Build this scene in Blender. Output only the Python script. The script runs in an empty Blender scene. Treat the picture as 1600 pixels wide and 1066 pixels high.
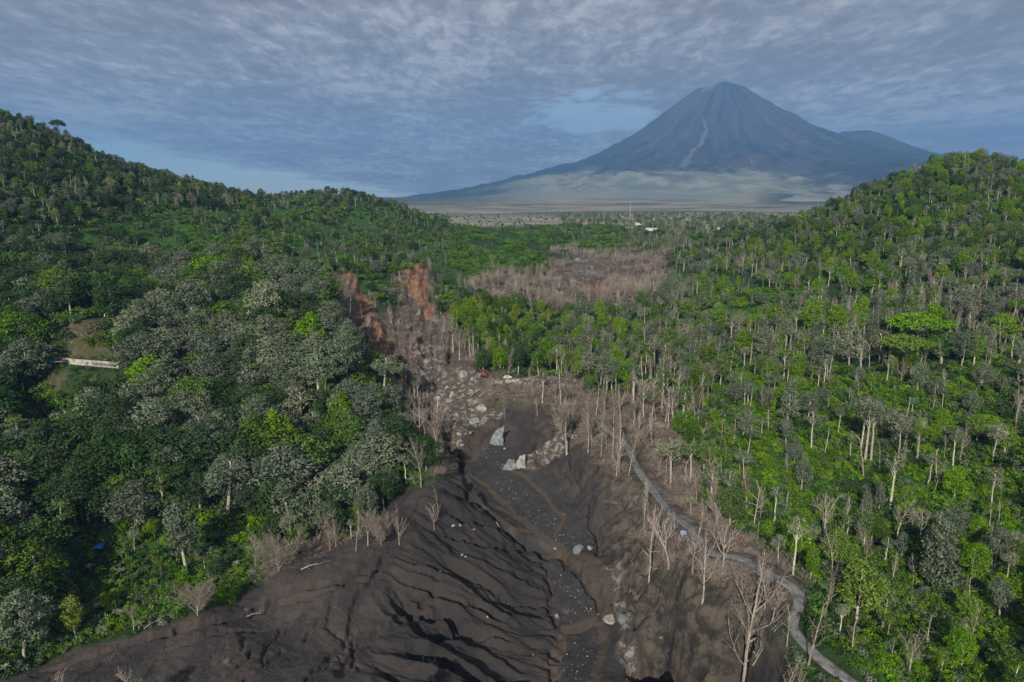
import bpy, bmesh, math, random
import numpy as np
from mathutils import Vector, Matrix
R = math.radians
sc = bpy.context.scene
col = sc.collection

# ------------------------------------------------------------------ camera
PITCH = R(11.8)
F = 1067.0                       # focal length in photo pixels (1600 wide)
cam_d = bpy.data.cameras.new('camera')
cam_d.sensor_width = 36.0
cam_d.lens = 24.0
cam_d.clip_start = 0.5
cam_d.clip_end = 90000
cam = bpy.data.objects.new('camera', cam_d)
cam.location = (0, 0, 0)
cam.rotation_euler = (R(90) - PITCH, 0, 0)
col.objects.link(cam)
sc.camera = cam

# ------------------------------------------------------------------ sun and sky
SUN_EL, SUN_AZ = R(28), R(196)   # azimuth clockwise from +Y (the view direction)
sd = Vector((math.sin(SUN_AZ) * math.cos(SUN_EL), math.cos(SUN_AZ) * math.cos(SUN_EL), math.sin(SUN_EL)))
sun_d = bpy.data.lights.new('sun', 'SUN')
sun_d.energy = 5.0
sun_d.angle = R(0.6)
sun_d.color = (1.0, 0.93, 0.82)
sun = bpy.data.objects.new('sun', sun_d)
sun.rotation_euler = sd.to_track_quat('Z', 'Y').to_euler()
col.objects.link(sun)

sc.view_settings.view_transform = 'Standard'
sc.view_settings.look = 'None'
sc.view_settings.exposure = 0.30
sc.view_settings.gamma = 1.0
sc.cycles.max_bounces = 4
sc.cycles.diffuse_bounces = 2
sc.cycles.glossy_bounces = 1
sc.cycles.volume_bounces = 0
sc.cycles.use_denoising = True
sc.cycles.use_adaptive_sampling = True
sc.cycles.adaptive_threshold = 0.02

world = bpy.data.worlds.new('World')
sc.world = world
world.use_nodes = True
wt = world.node_tree
wt.nodes.clear()

class NG:
    """small helper to write node graphs"""
    def __init__(s, t): s.t = t
    def n(s, ty, **kw):
        nd = s.t.nodes.new(ty)
        ins = kw.pop('ins', {})
        for k, v in kw.items(): setattr(nd, k, v)
        for k, v in ins.items(): s.put(nd.inputs[k], v)
        return nd
    def put(s, sock, v):
        if isinstance(v, bpy.types.NodeSocket): s.t.links.new(v, sock)
        elif isinstance(v, bpy.types.Node): s.t.links.new(v.outputs[0], sock)
        else: sock.default_value = v
    def m(s, op, a, b=0.0, c=0.0, clamp=False):
        nd = s.t.nodes.new('ShaderNodeMath'); nd.operation = op; nd.use_clamp = clamp
        s.put(nd.inputs[0], a); s.put(nd.inputs[1], b); s.put(nd.inputs[2], c)
        return nd.outputs[0]
    def vm(s, op, a, b=(0, 0, 0)):
        nd = s.t.nodes.new('ShaderNodeVectorMath'); nd.operation = op
        s.put(nd.inputs[0], a); s.put(nd.inputs[1], b)
        return nd.outputs[0]
    def ss(s, x, lo, hi, a=0.0, b=1.0):
        nd = s.t.nodes.new('ShaderNodeMapRange'); nd.interpolation_type = 'SMOOTHSTEP'
        s.put(nd.inputs[0], x); s.put(nd.inputs[1], lo); s.put(nd.inputs[2], hi); s.put(nd.inputs[3], a); s.put(nd.inputs[4], b)
        return nd.outputs[0]
    def mix(s, f, a, b, mode='MIX'):
        nd = s.t.nodes.new('ShaderNodeMix'); nd.data_type = 'RGBA'; nd.blend_type = mode
        s.put(nd.inputs[0], f)
        s.put(nd.inputs[6], a if not isinstance(a, tuple) else (*a[:3], 1))
        s.put(nd.inputs[7], b if not isinstance(b, tuple) else (*b[:3], 1))
        return nd.outputs[2]
    def noise(s, vec, scale, detail=4, rough=0.55, dist=0.0):
        nd = s.t.nodes.new('ShaderNodeTexNoise')
        if vec is not None: s.put(nd.inputs['Vector'], vec)
        nd.inputs['Scale'].default_value = scale; nd.inputs['Detail'].default_value = detail
        nd.inputs['Roughness'].default_value = rough; nd.inputs['Distortion'].default_value = dist
        return nd.outputs[0]
    def scale(s, vec, sx, sy, sz, rot=0.0):
        nd = s.t.nodes.new('ShaderNodeMapping'); s.put(nd.inputs[0], vec)
        nd.inputs['Scale'].default_value = (sx, sy, sz); nd.inputs['Rotation'].default_value = (0, 0, rot)
        return nd.outputs[0]

g = NG(wt)
tc = g.n('ShaderNodeTexCoord')
sky = g.n('ShaderNodeTexSky', sky_type='NISHITA', sun_disc=False, sun_elevation=SUN_EL, sun_rotation=SUN_AZ,
          altitude=700.0, air_density=1.0, dust_density=0.6, ozone_density=1.5)
sep = g.n('ShaderNodeSeparateXYZ', ins={0: tc.outputs['Generated']})
dx, dy, dz = sep.outputs
zz = g.m('ADD', g.m('MAXIMUM', dz, 0.0), 0.07)
pv = g.n('ShaderNodeCombineXYZ', ins={0: g.m('DIVIDE', dx, zz), 1: g.m('DIVIDE', dy, zz), 2: 0.0}).outputs[0]
pw = g.scale(pv, 1.3, .9, 1.0, R(-14))
n_big = g.noise(pw, 0.45, 3, 0.5)
n_mid = g.noise(pw, 1.6, 6, 0.6, 0.3)
n_fine = g.noise(g.scale(pv, 1.5, .72, 1.0, R(-12)), 6.5, 7, 0.68, 0.25)
tex = g.m('ADD', g.m('MULTIPLY', n_mid, 0.42), g.m('MULTIPLY', n_fine, 0.58))
tex = g.m('ADD', tex, g.m('MULTIPLY', g.m('SUBTRACT', n_big, 0.5), 0.45))
# the deck's left edge: open sky below a slanting line low on the left
line = g.m('SUBTRACT', dz, g.m('SUBTRACT', g.m('MULTIPLY', dy, -0.0253), g.m('MULTIPLY', dx, 0.181)))
line = g.m('ADD', line, g.m('MULTIPLY', g.m('SUBTRACT', n_mid, 0.5), 0.05))
edge = g.ss(line, -0.006, 0.012)
rightw = g.ss(g.m('SUBTRACT', dx, g.m('MULTIPLY', dy, 0.02)), -0.12, 0.02)
edge = g.m('MAXIMUM', edge, rightw)
# a thinner gap in the deck left of the summit
gx = g.m('DIVIDE', g.m('SUBTRACT', g.m('DIVIDE', dx, dy), 0.12), 0.11)
gz = g.m('DIVIDE', g.m('SUBTRACT', g.m('DIVIDE', dz, dy), 0.112), 0.035)
gap = g.m('SUBTRACT', 1.0, g.m('ADD', g.m('MULTIPLY', gx, gx), g.m('MULTIPLY', gz, gz)))
gap = g.m('ADD', gap, g.m('MULTIPLY', g.m('SUBTRACT', n_mid, 0.5), 5.5))
gapm = g.m('MULTIPLY', g.ss(gap, 0.05, 0.9), g.ss(dy, 0.0, 0.2))
cover = g.m('MULTIPLY', edge, g.m('SUBTRACT', 1.0, g.m('MULTIPLY', gapm, 0.5)))
K = 5.5
def ck(c): return tuple(v * K for v in c)
light = g.ss(tex, 0.39, 0.56)
ccol = g.mix(light, ck((0.250, 0.236, 0.236)), ck((0.390, 0.380, 0.385)))
ccol = g.mix(g.m('MULTIPLY', g.ss(tex, 0.50, 0.62), 0.8), ccol, ck((0.60, 0.59, 0.59)))
rim = g.m('MULTIPLY', g.m('SUBTRACT', 1.0, g.m('ABSOLUTE', g.m('SUBTRACT', g.m('MULTIPLY', edge, 2.0), 1.0))), 0.6)
ccol = g.mix(rim, ccol, ck((0.40, 0.47, 0.58)))
ccol = g.mix(g.m('MULTIPLY', gapm, 0.6), ccol, ck((0.36, 0.43, 0.52)))
# open sky near the horizon pales
opn = g.mix(0.60, sky.outputs[0], ck((0.34, 0.52, 0.60)))
skyc = g.mix(cover, opn, ccol)
bg = g.n('ShaderNodeBackground', ins={0: skyc, 1: 0.15})
g.n('ShaderNodeOutputWorld', ins={0: bg.outputs[0]})

# ------------------------------------------------------------------ helpers
def ray(px, py):
    """photo pixel -> (x/Y, z/Y) slopes of its sight line"""
    v = (533 - py) / F
    yy = math.cos(PITCH) + math.sin(PITCH) * v
    zz = -math.sin(PITCH) + math.cos(PITCH) * v
    return (px - 800) / F / yy, zz / yy

def sstep(x, lo, hi):
    t = np.clip((x - lo) / (hi - lo), 0, 1)
    return t * t * (3 - 2 * t)

def _hash(ix, iy, seed):
    h = (ix.astype(np.int64) * 374761393 + iy.astype(np.int64) * 668265263 + seed * 1442695041) & 0xffffffff
    h = ((h ^ (h >> 13)) * 1274126177) & 0xffffffff
    h = (h ^ (h >> 16)) & 0xffffff
    return h / float(0xffffff)

def vnoise(x, y, seed=0):
    ix, iy = np.floor(x), np.floor(y)
    fx, fy = x - ix, y - iy
    fx = fx * fx * fx * (fx * (fx * 6 - 15) + 10); fy = fy * fy * fy * (fy * (fy * 6 - 15) + 10)
    a, b = _hash(ix, iy, seed), _hash(ix + 1, iy, seed)
    c, d = _hash(ix, iy + 1, seed), _hash(ix + 1, iy + 1, seed)
    return (a + (b - a) * fx) * (1 - fy) + (c + (d - c) * fx) * fy   # 0..1

def fbm(x, y, seed=0, octv=4, gain=0.5):
    s, a, t = 0.0, 1.0, 0.0
    for k in range(octv):
        s = s + a * (vnoise(x * 2 ** k + 17.3 * k, y * 2 ** k - 9.1 * k, seed + k) - 0.5); t += a; a *= gain
    return s / t * 2          # about -1..1

def ridged(x, y, seed=0, octv=4, gain=0.5):
    s, a, t = 0.0, 1.0, 0.0
    for k in range(octv):
        s = s + a * (1 - np.abs(vnoise(x * 2 ** k + 5.7 * k, y * 2 ** k + 3.1 * k, seed + k) * 2 - 1)); t += a; a *= gain
    return s / t              # 0..1, ridges at 1

def inpoly(x, y, poly):
    r = np.zeros(x.shape, bool)
    n = len(poly)
    for i in range(n):
        x1, y1 = poly[i]; x2, y2 = poly[(i + 1) % n]
        if y1 == y2: continue
        c = ((y1 > y) != (y2 > y)) & (x < (x2 - x1) * (y - y1) / (y2 - y1) + x1)
        r ^= c
    return r

def dpoly(x, y, pts, closed=False):
    """distance to a polyline and the fraction along it"""
    d = np.full(x.shape, 1e9); tt = np.zeros(x.shape)
    n = len(pts) - (0 if closed else 1)
    for i in range(n):
        ax, ay = pts[i]; bx, by = pts[(i + 1) % len(pts)]
        vx, vy = bx - ax, by - ay
        L = vx * vx + vy * vy + 1e-9
        t = np.clip(((x - ax) * vx + (y - ay) * vy) / L, 0, 1)
        q = np.hypot(x - ax - t * vx, y - ay - t * vy)
        m = q < d
        d = np.where(m, q, d); tt = np.where(m, (i + t) / n, tt)
    return d, tt

def soft(x, y, poly, w):
    """1 inside a polygon, falling to 0 over w metres outside its edge"""
    d, _ = dpoly(x, y, poly, True)
    s = np.where(inpoly(x, y, poly), d, -d)
    return sstep(s, -w, w)
# ------------------------------------------------------------------ the terrain, from surveyed points
# (photo column, photo row, distance Y, canopy height to take off)
CT = [
 # ash valley and fan
 (950,1066,156,0),(700,1066,150,0),(500,1066,146,0),(300,1066,147,0),(100,1066,146,0),(320,960,170,0),(440,895,190,0),
 (560,845,205,0),(640,760,236,0),(690,745,238,0),(690,830,212,0),(600,930,182,0),(560,1000,166,0),(420,980,172,0),
 (650,860,203,0),(640,1000,166,0),(760,960,184,0),(850,1000,177,0),(780,1066,157,0),(880,930,196,0),(780,850,215,0),
 (860,860,220,0),(940,930,192,0),(930,870,208,0),(960,990,176,0),(880,800,238,0),(800,740,263,0),(740,720,272,0),(760,780,247,0),
 (760,680,290,0),(840,680,288,0),(900,760,250,0),(960,830,220,0),(900,700,271,0),(820,640,309,0),(740,655,305,0),
 (870,640,303,0),(940,700,262,0),(960,760,236,0),
 # right bank: bench, cliff, gully, road shelf
 (1000,830,208,0),(990,900,190,0),(1000,985,170,0),(1060,940,166,0),(1120,985,151,0),(1050,1010,166,0),(1020,1060,158,0),(1130,1030,150,0),(1190,1060,138,0),
 (1060,870,177,0),(1100,920,164,0),(1160,960,152,0),(1180,1000,145,0),
 (985,705,262,0),(1000,740,243,0),(1040,800,211,0),(1080,830,194,0),(1130,862,178,0),(1200,890,164,0),(1240,920,155,0),(1250,955,147,0),(1240,985,140,0),(1275,1020,132,0),(1340,1062,124,0),
 (930,640,300,0),(960,660,286,2),(1040,730,246,3),(1100,790,214,3),(1160,840,190,3),
 # head of the ravine: terrace edge, cliff foot
 (700,700,275,0),(690,650,300,0),(720,620,318,0),(760,625,316,0),(780,600,326,0),(860,600,322,0),(900,620,312,0),
 (790,592,332,0),(700,560,352,0),(660,600,338,0),(640,640,312,0),(600,560,372,0),(690,520,400,0),(650,500,440,0),
 (600,500,420,0),(640,420,530,0),(560,430,490,0),(545,470,440,0),(690,450,500,2),
 # spur and slopes left of the ravine
 (660,690,275,8),(600,700,262,10),(520,760,236,10),(450,800,218,10),(350,850,200,8),(250,900,184,6),(150,950,170,6),(60,990,160,8),
 (0,1040,146,8),(0,900,172,10),(200,800,205,11),(0,800,196,11),(100,700,232,11),(300,700,235,11),(450,700,245,11),
 (0,600,280,11),(150,600,268,8),(300,600,280,11),(450,600,290,11),(560,600,290,9),(590,640,285,9),
 (140,540,300,1),(130,500,320,1),(0,500,330,11),(300,500,345,11),(420,500,345,11),(500,500,340,9),(540,520,335,8),(530,460,400,8),
 (100,430,410,10),(0,400,410,10),(200,400,480,8),(400,430,420,9),(300,350,580,5),(400,370,560,5),(480,420,480,6),
 (0,300,500,9),(100,300,540,9),(200,300,600,8),(300,300,680,7),(0,200,620,10),(0,180,650,10),(90,205,690,9),(150,235,720,9),
 (230,262,770,9),(300,282,820,9),(380,302,880,9),(450,303,950,9),(510,294,1000,9),(570,305,1040,9),(650,330,1060,8),(700,350,1040,6),
 (500,350,720,5),(500,320,860,7),(600,360,800,5),(600,400,610,4),(700,400,680,4),(700,370,860,5),(780,380,880,5),(850,395,800,4),(855,420,740,4),
 (780,430,620,4),(720,450,520,3),(740,490,440,4),
 # middle: the forested rise beyond the terrace, the far ravine, the village plateau
 (800,550,372,5),(800,500,440,7),(800,460,530,5),(860,450,600,2),(900,560,366,6),(900,500,440,7),(900,470,520,5),
 (1000,620,300,7),(1000,560,352,8),(1000,500,430,9),(1000,450,530,9),(930,455,640,2),(910,430,780,0),(910,405,1000,0),(960,400,1000,2),
 (880,395,950,0),(1000,400,900,3),(1050,400,780,8),(940,375,1130,1),(860,365,1180,1),(1000,362,1200,1),(1080,368,1150,4),(900,352,1330,2),(1000,352,1350,1),(1110,355,1350,2),(760,352,1500,2),
 # the right hill
 (1080,620,292,8),(1100,560,345,9),(1100,500,420,10),(1100,440,540,10),(1130,395,720,10),
 (1100,700,250,4),(1200,700,236,6),(1200,780,208,4),(1200,850,182,5),(1300,780,208,8),(1400,700,226,9),(1500,700,220,10),(1600,700,214,10),
 (1300,870,172,6),(1330,950,152,5),(1400,1000,138,4),(1400,1066,126,3),(1500,1066,126,4),(1600,1066,122,6),(1500,900,160,7),(1600,900,158,8),(1420,850,178,8),
 (1200,600,296,9),(1300,600,294,9),(1400,600,286,8),(1600,600,270,10),(1200,500,404,10),(1300,500,392,10),(1400,500,375,9),(1500,500,360,10),(1600,500,345,10),
 (1200,420,560,10),(1300,420,520,10),(1400,420,480,10),(1500,420,450,10),(1600,420,430,10),
 (1150,355,820,9),(1200,348,800,9),(1250,338,760,10),(1290,318,730,10),(1340,300,715,10),(1400,270,705,10),(1450,252,700,10),(1520,240,690,10),(1600,258,680,10),
 (1300,380,600,10),(1400,350,590,10),(1500,340,560,10),(1600,350,530,10),(1500,290,620,10),(1590,300,600,10),(1400,310,650,10),
]
def cpt(px, py, Y, h):
    u, s = ray(px, py)
    return (u, math.log(Y), s - h / Y)
ctl = [cpt(*c) for c in CT]
# ground the photograph does not see: (x, Y, z)
for x, Y, z in [
 (-160,110,-118),(-80,100,-121),(0,100,-125),(80,100,-118),(130,100,-104),(200,110,-84),(0,60,-125),(-90,60,-118),(90,60,-112),(-60,80,-120),
 (-170,150,-100),(-230,180,-72),(-300,240,-48),(-380,320,-20),(-470,420,20),(-560,520,55),(-640,640,88),(-800,760,110),(-250,120,-78),
 (170,140,-92),(220,180,-72),(300,240,-50),(380,320,-26),(480,420,0),(580,520,22),(260,120,-66),(760,640,30),(900,760,26),
 (-600,900,40),(-400,1050,-20),(-200,1300,-52),(-900,1100,40),(-500,1500,-58),(-250,1250,-48),(-100,1400,-56),
 (500,900,-30),(700,900,-20),(350,1100,-50),(900,1100,-40),(600,1400,-56),(1200,1500,-55),(300,1500,-57),(0,1500,-57),(-1200,1500,-40),
 (250,980,-50),(420,1000,-46),
 ]:
    ctl.append((x / Y, math.log(Y), z / Y))
ctl = np.array(ctl)
KU, KV = 1.0, 0.9
cx_, cv_ = ctl[:, 0] * KU, ctl[:, 1] * KV
def _phi(r2): return np.where(r2 > 1e-12, 0.5 * r2 * np.log(np.maximum(r2, 1e-12)), 0.0)
_n = len(ctl)
_A = np.zeros((_n + 3, _n + 3))
_A[:_n, :_n] = _phi((cx_[:, None] - cx_[None]) ** 2 + (cv_[:, None] - cv_[None]) ** 2) + np.eye(_n) * 2e-5
_A[:_n, _n] = 1; _A[:_n, _n + 1] = cx_; _A[:_n, _n + 2] = cv_
_A[_n:, :_n] = _A[:_n, _n:].T
_w = np.linalg.solve(_A, np.concatenate([ctl[:, 2], np.zeros(3)]))
def near_z(x, Y):
    Y = np.maximum(Y, 40.0)
    u, v = x / Y * KU, np.log(Y) * KV
    sh = u.shape; u = u.ravel(); v = v.ravel(); out = np.empty(u.shape)
    for i in range(0, len(u), 20000):
        a, b = u[i:i+20000], v[i:i+20000]
        out[i:i+20000] = _phi((a[:, None] - cx_) ** 2 + (b[:, None] - cv_) ** 2) @ _w[:_n] + _w[_n] + _w[_n+1] * a + _w[_n+2] * b
    return out.reshape(sh) * Y
_PY = np.array([0, 1500, 2000, 3000, 4500, 6000, 8000, 10500, 14000, 60000])
_PZ = np.array([-57, -57, -56, -50, -32, 8, 110, 250, 260, 200])
def plain_z(x, Y):
    z = np.interp(Y, _PY, _PZ)
    side = sstep(np.abs(x / np.maximum(Y, 1) - 0.25), 0.25, 1.2)
    lf = sstep(x / np.maximum(Y, 1), -0.12, 0.16)
    z = np.where(z > -20, -20 + (z + 20) * (.12 + .88 * lf), z)
    return z * (1 - 0.8 * side * (z > 0)) + fbm(x / 700, Y / 700, 5, 4) * sstep(Y, 1500, 5000) * 22
def base_z(x, Y):
    t = sstep(Y, 1350, 1750)
    zn = np.where(Y < 1760, near_z(x, np.minimum(Y, 1760)), 0)
    zn = np.where(np.abs(x / np.maximum(Y, 1)) > 1.5, np.clip(zn, -120, 120), zn)
    return zn * (1 - t) + plain_z(x, Y) * t

# coarse table of the base terrain, for quick look-ups
GU = np.linspace(-1.4, 1.4, 421); GV = np.linspace(math.log(45), math.log(2500), 420)
_gu, _gv = np.meshgrid(GU, GV)
_GY = np.exp(_gv); _GX = _gu * _GY
_GZ = base_z(_GX, _GY); _GS = _GZ / _GY
def tab_z(x, Y):
    Y = np.asarray(Y, float); x = np.asarray(x, float)
    a = np.clip((x / Y - GU[0]) / (GU[1] - GU[0]), 0, len(GU) - 1.001)
    b = np.clip((np.log(Y) - GV[0]) / (GV[1] - GV[0]), 0, len(GV) - 1.001)
    i, j = a.astype(int), b.astype(int); fa, fb = a - i, b - j
    s = _GS
    q = (s[j, i] * (1 - fa) + s[j, i + 1] * fa) * (1 - fb) + (s[j + 1, i] * (1 - fa) + s[j + 1, i + 1] * fa) * fb
    return q * Y
_ys = np.exp(np.linspace(math.log(90), math.log(2400), 900))
def hit(px, py, lift=0.0):
    """where the sight line of a photo point meets the ground -> (x, Y, z)"""
    u, s = ray(px, py)
    gz = tab_z(u * _ys, _ys) + lift
    below = np.nonzero(gz >= s * _ys)[0]
    k = below[0] if len(below) else len(_ys) - 1
    if k > 0:
        a = gz[k-1] - s * _ys[k-1]; b = gz[k] - s * _ys[k]
        t = min(1, max(0, -a / (b - a + 1e-9)))
        Y = _ys[k-1] + t * (_ys[k] - _ys[k-1])
    else: Y = _ys[k]
    return u * Y, Y, s * Y - lift
def W(pts, lift=0.0): return [hit(*p, lift)[:2] for p in pts]
# ------------------------------------------------------------------ zones, as outlines on the ground
ASH = W([(-60,1080),(60,1040),(130,1008),(230,985),(320,958),(380,925),(440,890),(500,868),(560,840),(600,800),(625,770),(680,752),(722,735),
         (735,700),(728,665),(722,628),(760,636),(830,634),(880,645),(905,692),(945,725),(985,775),(1000,840),(1010,880),(1070,900),(1120,915),(1165,955),
         (1178,1000),(1215,1040),(1250,1080)])
MOUND = W([(650,790),(720,740),(770,800),(850,860),(870,960),(860,1080),(590,1080),(605,960)])
BANK = W([(930,700),(985,720),(1010,790),(1000,840),(1060,880),(1165,955),(1172,1000),(1100,1003),(990,987),(968,930),(945,870),(955,800)])
BED = W([(735,700),(745,660),(722,640),(700,690),(722,735),(760,790),(830,850),(870,900),(865,960),(880,1020),(870,1080),(1000,1080),(985,1000),(975,930),(930,850),(900,790),(850,730),(800,690)])
PINKS = [W(p) for p in [
   [(650,590),(690,520),(730,540),(760,585),(900,598),(960,640),(985,690),(985,720),(1010,790),(990,830),(950,760),(900,700),(880,645),(830,632),(760,634),(715,640),(700,700),(735,760),(690,745),(640,650)],
   [(1000,700),(1060,690),(1090,780),(1140,820),(1230,880),(1260,930),(1240,960),(1220,1000),(1240,1040),(1190,1010),(1170,950),(1100,930),(1010,890),(1000,830)],
   [(735,440),(800,430),(860,440),(900,470),(890,500),(850,480),(780,475),(720,455)],
   [(862,392),(900,385),(990,388),(1050,425),(1010,470),(950,490),(890,480),(858,440)],
   [(528,440),(540,418),(562,420),(592,490),(622,480),(634,440),(636,402),(672,406),(694,480),(712,530),(700,600),(640,610),(590,590),(560,520),(530,480)],
   [(560,840),(620,780),(640,800),(600,850),(520,880),(430,910),(400,900),(500,850)],
   [(1005,730),(1050,700),(1060,640),(1010,600),(960,620),(960,660)],
]]
PALES = [W(p) for p in [
   [(640,545),(670,525),(690,540),(700,600),(725,650),(732,700),(722,725),(706,690),(690,640),(660,600)],
   [(720,560),(760,590),(745,640),(790,640),(770,665),(720,665),(690,610)],
   [(790,592),(930,596),(930,606),(860,612),(800,606)],
   [(808,728),(840,700),(870,670),(905,668),(905,690),(860,715),(830,735)],
   [(935,880),(965,880),(985,960),(975,985),(950,940)],
   [(975,985),(990,990),(1000,1040),(985,1070),(970,1040)],
   [(895,402),(915,402),(930,425),(920,440),(895,430)],
]]
ORANGES = [W(p) for p in [
   [(541,422),(556,420),(575,455),(588,500),(602,545),(590,548),(574,500),(556,455)],
   [(636,408),(664,412),(672,450),(680,492),(666,494),(652,466),(640,440)],
   [(585,500),(608,520),(606,556),(590,560),(580,530)],
   [(886,440),(935,436),(940,456),(900,462)],
   [(1345,580),(1357,578),(1357,602),(1346,604)],
   [(646,398),(658,398),(660,406),(648,406)],
]]
CLEAR = [W(p) for p in [
   [(92,506),(120,496),(152,490),(172,520),(180,562),(96,556)],
   [(88,580),(108,592),(62,650),(20,672),(14,660),(50,615)],
]]
GREENS = [W(p) for p in [
   [(1080,700),(1110,610),(1200,590),(1330,640),(1350,740),(1330,820),(1230,850),(1130,790)],
   [(1320,980),(1400,930),(1600,900),(1620,1080),(1380,1080)],
   [(100,850),(250,810),(400,820),(420,880),(330,940),(120,990)],
   [(1040,450),(1060,425),(1160,430),(1250,470),(1200,520),(1080,490)],
   [(1300,590),(1420,600),(1560,560),(1600,700),(1450,720),(1340,680)],
   [(1400,740),(1600,730),(1610,880),(1450,860)],
   [(410,500),(480,480),(560,540),(600,640),(640,720),(560,660),(430,560)],
   [(690,470),(740,480),(760,560),(900,590),(800,480)],
   [(110,330),(180,325),(190,360),(120,370)],
   [(200,340),(400,300),(620,340),(860,400),(850,430),(700,440),(640,400),(520,420),(400,420),(220,400)],
   [(880,365),(980,362),(975,385),(930,395),(860,385)],
   [(1300,300),(1500,270),(1600,300),(1600,420),(1400,400),(1280,380)],
]]
GULLIES = [  # outline, half width, depth
 ([(690,790),(712,802),(745,812),(790,822),(835,850),(862,868)],1.9,4.0), ([(696,825),(706,833),(726,843),(746,850),(790,852),(832,848)],1.6,3.6), ([(690,765),(730,775),(765,800)],1.2,2.6),
 ([(612,923),(625,932),(640,946),(660,952),(685,955),(705,966),(720,978),(745,988),(770,1002)],2.1,4.4), ([(645,972),(655,985),(680,990),(700,985),(720,990),(740,1000),(762,1012)],2.0,4.4),
 ([(640,1006),(660,1018),(685,1022),(700,1035),(715,1045),(735,1050),(757,1057)],1.9,4.2), ([(728,944),(745,953),(765,965),(782,976)],1.2,2.4), ([(600,1040),(620,1060),(650,1080)],1.2,2.4), ([(690,850),(740,872),(800,890),(850,925)],1.0,1.4),
 ([(680,868),(740,900),(800,930),(858,940)],1.0,1.5), ([(700,900),(760,940),(800,970)],1.0,1.5),
 ([(722,735),(732,772),(765,800),(802,828),(850,850),(882,872),(915,905),(935,940),(945,975)],1.7,1.7),
 ([(60,1052),(200,1004),(320,972),(440,925),(540,905),(590,885),(606,862)],1.2,2.4),
 ([(690,905),(640,960),(560,1010),(520,1066)],1.4,1.1), ([(620,860),(560,930),(540,1000),(500,1050)],1.0,1.0),
 ([(540,1000),(530,1030),(490,1045),(470,1080)],.6,.7), ([(500,960),(480,1000),(440,1020),(400,1060)],.6,.7),
 ([(460,970),(430,1000),(390,1020),(360,1060)],.5,.6), ([(440,975),(420,1010),(410,1040),(370,1080)],.5,.6),
 ([(400,985),(370,1015),(330,1040),(290,1066)],.5,.6), ([(360,1000),(330,1022),(280,1044)],.5,.5), ([(520,930),(515,980),(545,1010)],.5,.6),
 ([(560,950),(548,1005),(560,1050)],.6,.7),([(480,950),(440,975),(400,985),(330,990),(250,1020)],.8,.8),([(600,900),(500,925),(400,955),(320,985)],.8,.8),
 ([(852,870),(862,920),(858,960),(870,985)],.9,1.4),
 ([(1000,1024),(1060,1014),(1110,1024),(1150,1030),(1175,1010)],6.0,11.0), ([(1010,1066),(1070,1052),(1140,1052)],2.5,5.0), ([(1130,1005),(1155,985),(1172,960)],1.6,3.0), ([(1010,880),(985,905),(962,935)],1.6,3.0),
 ([(1040,900),(1010,935),(990,960)],1.1,1.8), ([(1090,925),(1060,955),(1030,985)],1.0,1.4), ([(1120,940),(1100,965),(1085,985)],.9,1.2),
 ([(1040,850),(1000,890),(985,905)],1.2,2.4), ([(1000,1050),(1060,1040),(1130,1042)],1.0,2.0),
 ([(800,728),(842,690),(872,668),(905,664)],1.3,2.2), ([(935,760),(920,800),(940,840),(936,866)],1.2,2.2), ([(860,690),(900,730),(915,770)],.9,1.2),
 ([(690,650),(705,690),(722,735)],3.0,6.5), ([(655,600),(675,640),(690,655)],3.6,7.5), ([(600,540),(640,590),(655,610)],3.0,5.0),
 ([(700,470),(706,520),(700,560)],1.6,2.4),
]
GUL = [(W(p), w, d) for p, w, d in GULLIES]
SILT = [(W(p), w) for p, w in [
 ([(735,700),(720,735),(735,765),(770,790),(820,815),(860,850),(900,870),(925,905),(945,935),(950,960),(930,975),(880,985),(872,1010),(862,1040),(880,1080)],1.7),
 ([(770,660),(745,680),(728,705)],2.6),([(800,672),(760,690),(735,720)],1.6),
 ([(785,730),(820,745),(850,775),(880,810),(868,840)],.9),([(905,870),(930,880),(952,905),(955,935),(948,960),(938,985),(945,1010),(930,1060)],1.5),
 ([(910,870),(915,900),(935,930),(948,950)],1.4),([(720,735),(760,760),(790,790),(800,800)],1.2),([(780,668),(740,672),(728,690)],1.0),([(760,790),(745,800),(790,820),(830,830)],1.0),
]]
ROAD = W([(938,662),(952,674),(968,684),(980,695),(986,708),(992,725),(1008,752),(1022,775),(1045,800),(1078,828),(1105,852),(1130,868),(1165,880),(1205,893),(1232,908),(1250,928),(1250,948),(1240,962),(1236,980),(1248,998),(1272,1020),(1310,1045),(1352,1066),(1400,1090)])
_bx = [(min(p[0] for p in q) - 25, max(p[0] for p in q) + 25, min(p[1] for p in q) - 25, max(p[1] for p in q) + 25) for q in [ASH]]
def _within(x, Y, pts, pad):
    a = np.array(pts)
    return (x > a[:, 0].min() - pad) & (x < a[:, 0].max() + pad) & (Y > a[:, 1].min() - pad) & (Y < a[:, 1].max() + pad)
def _softq(x, Y, poly, w):
    out = np.zeros(x.shape); m = _within(x, Y, poly, w + 1)
    if m.any(): out[m] = soft(x[m], Y[m], poly, w)
    return out
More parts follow.
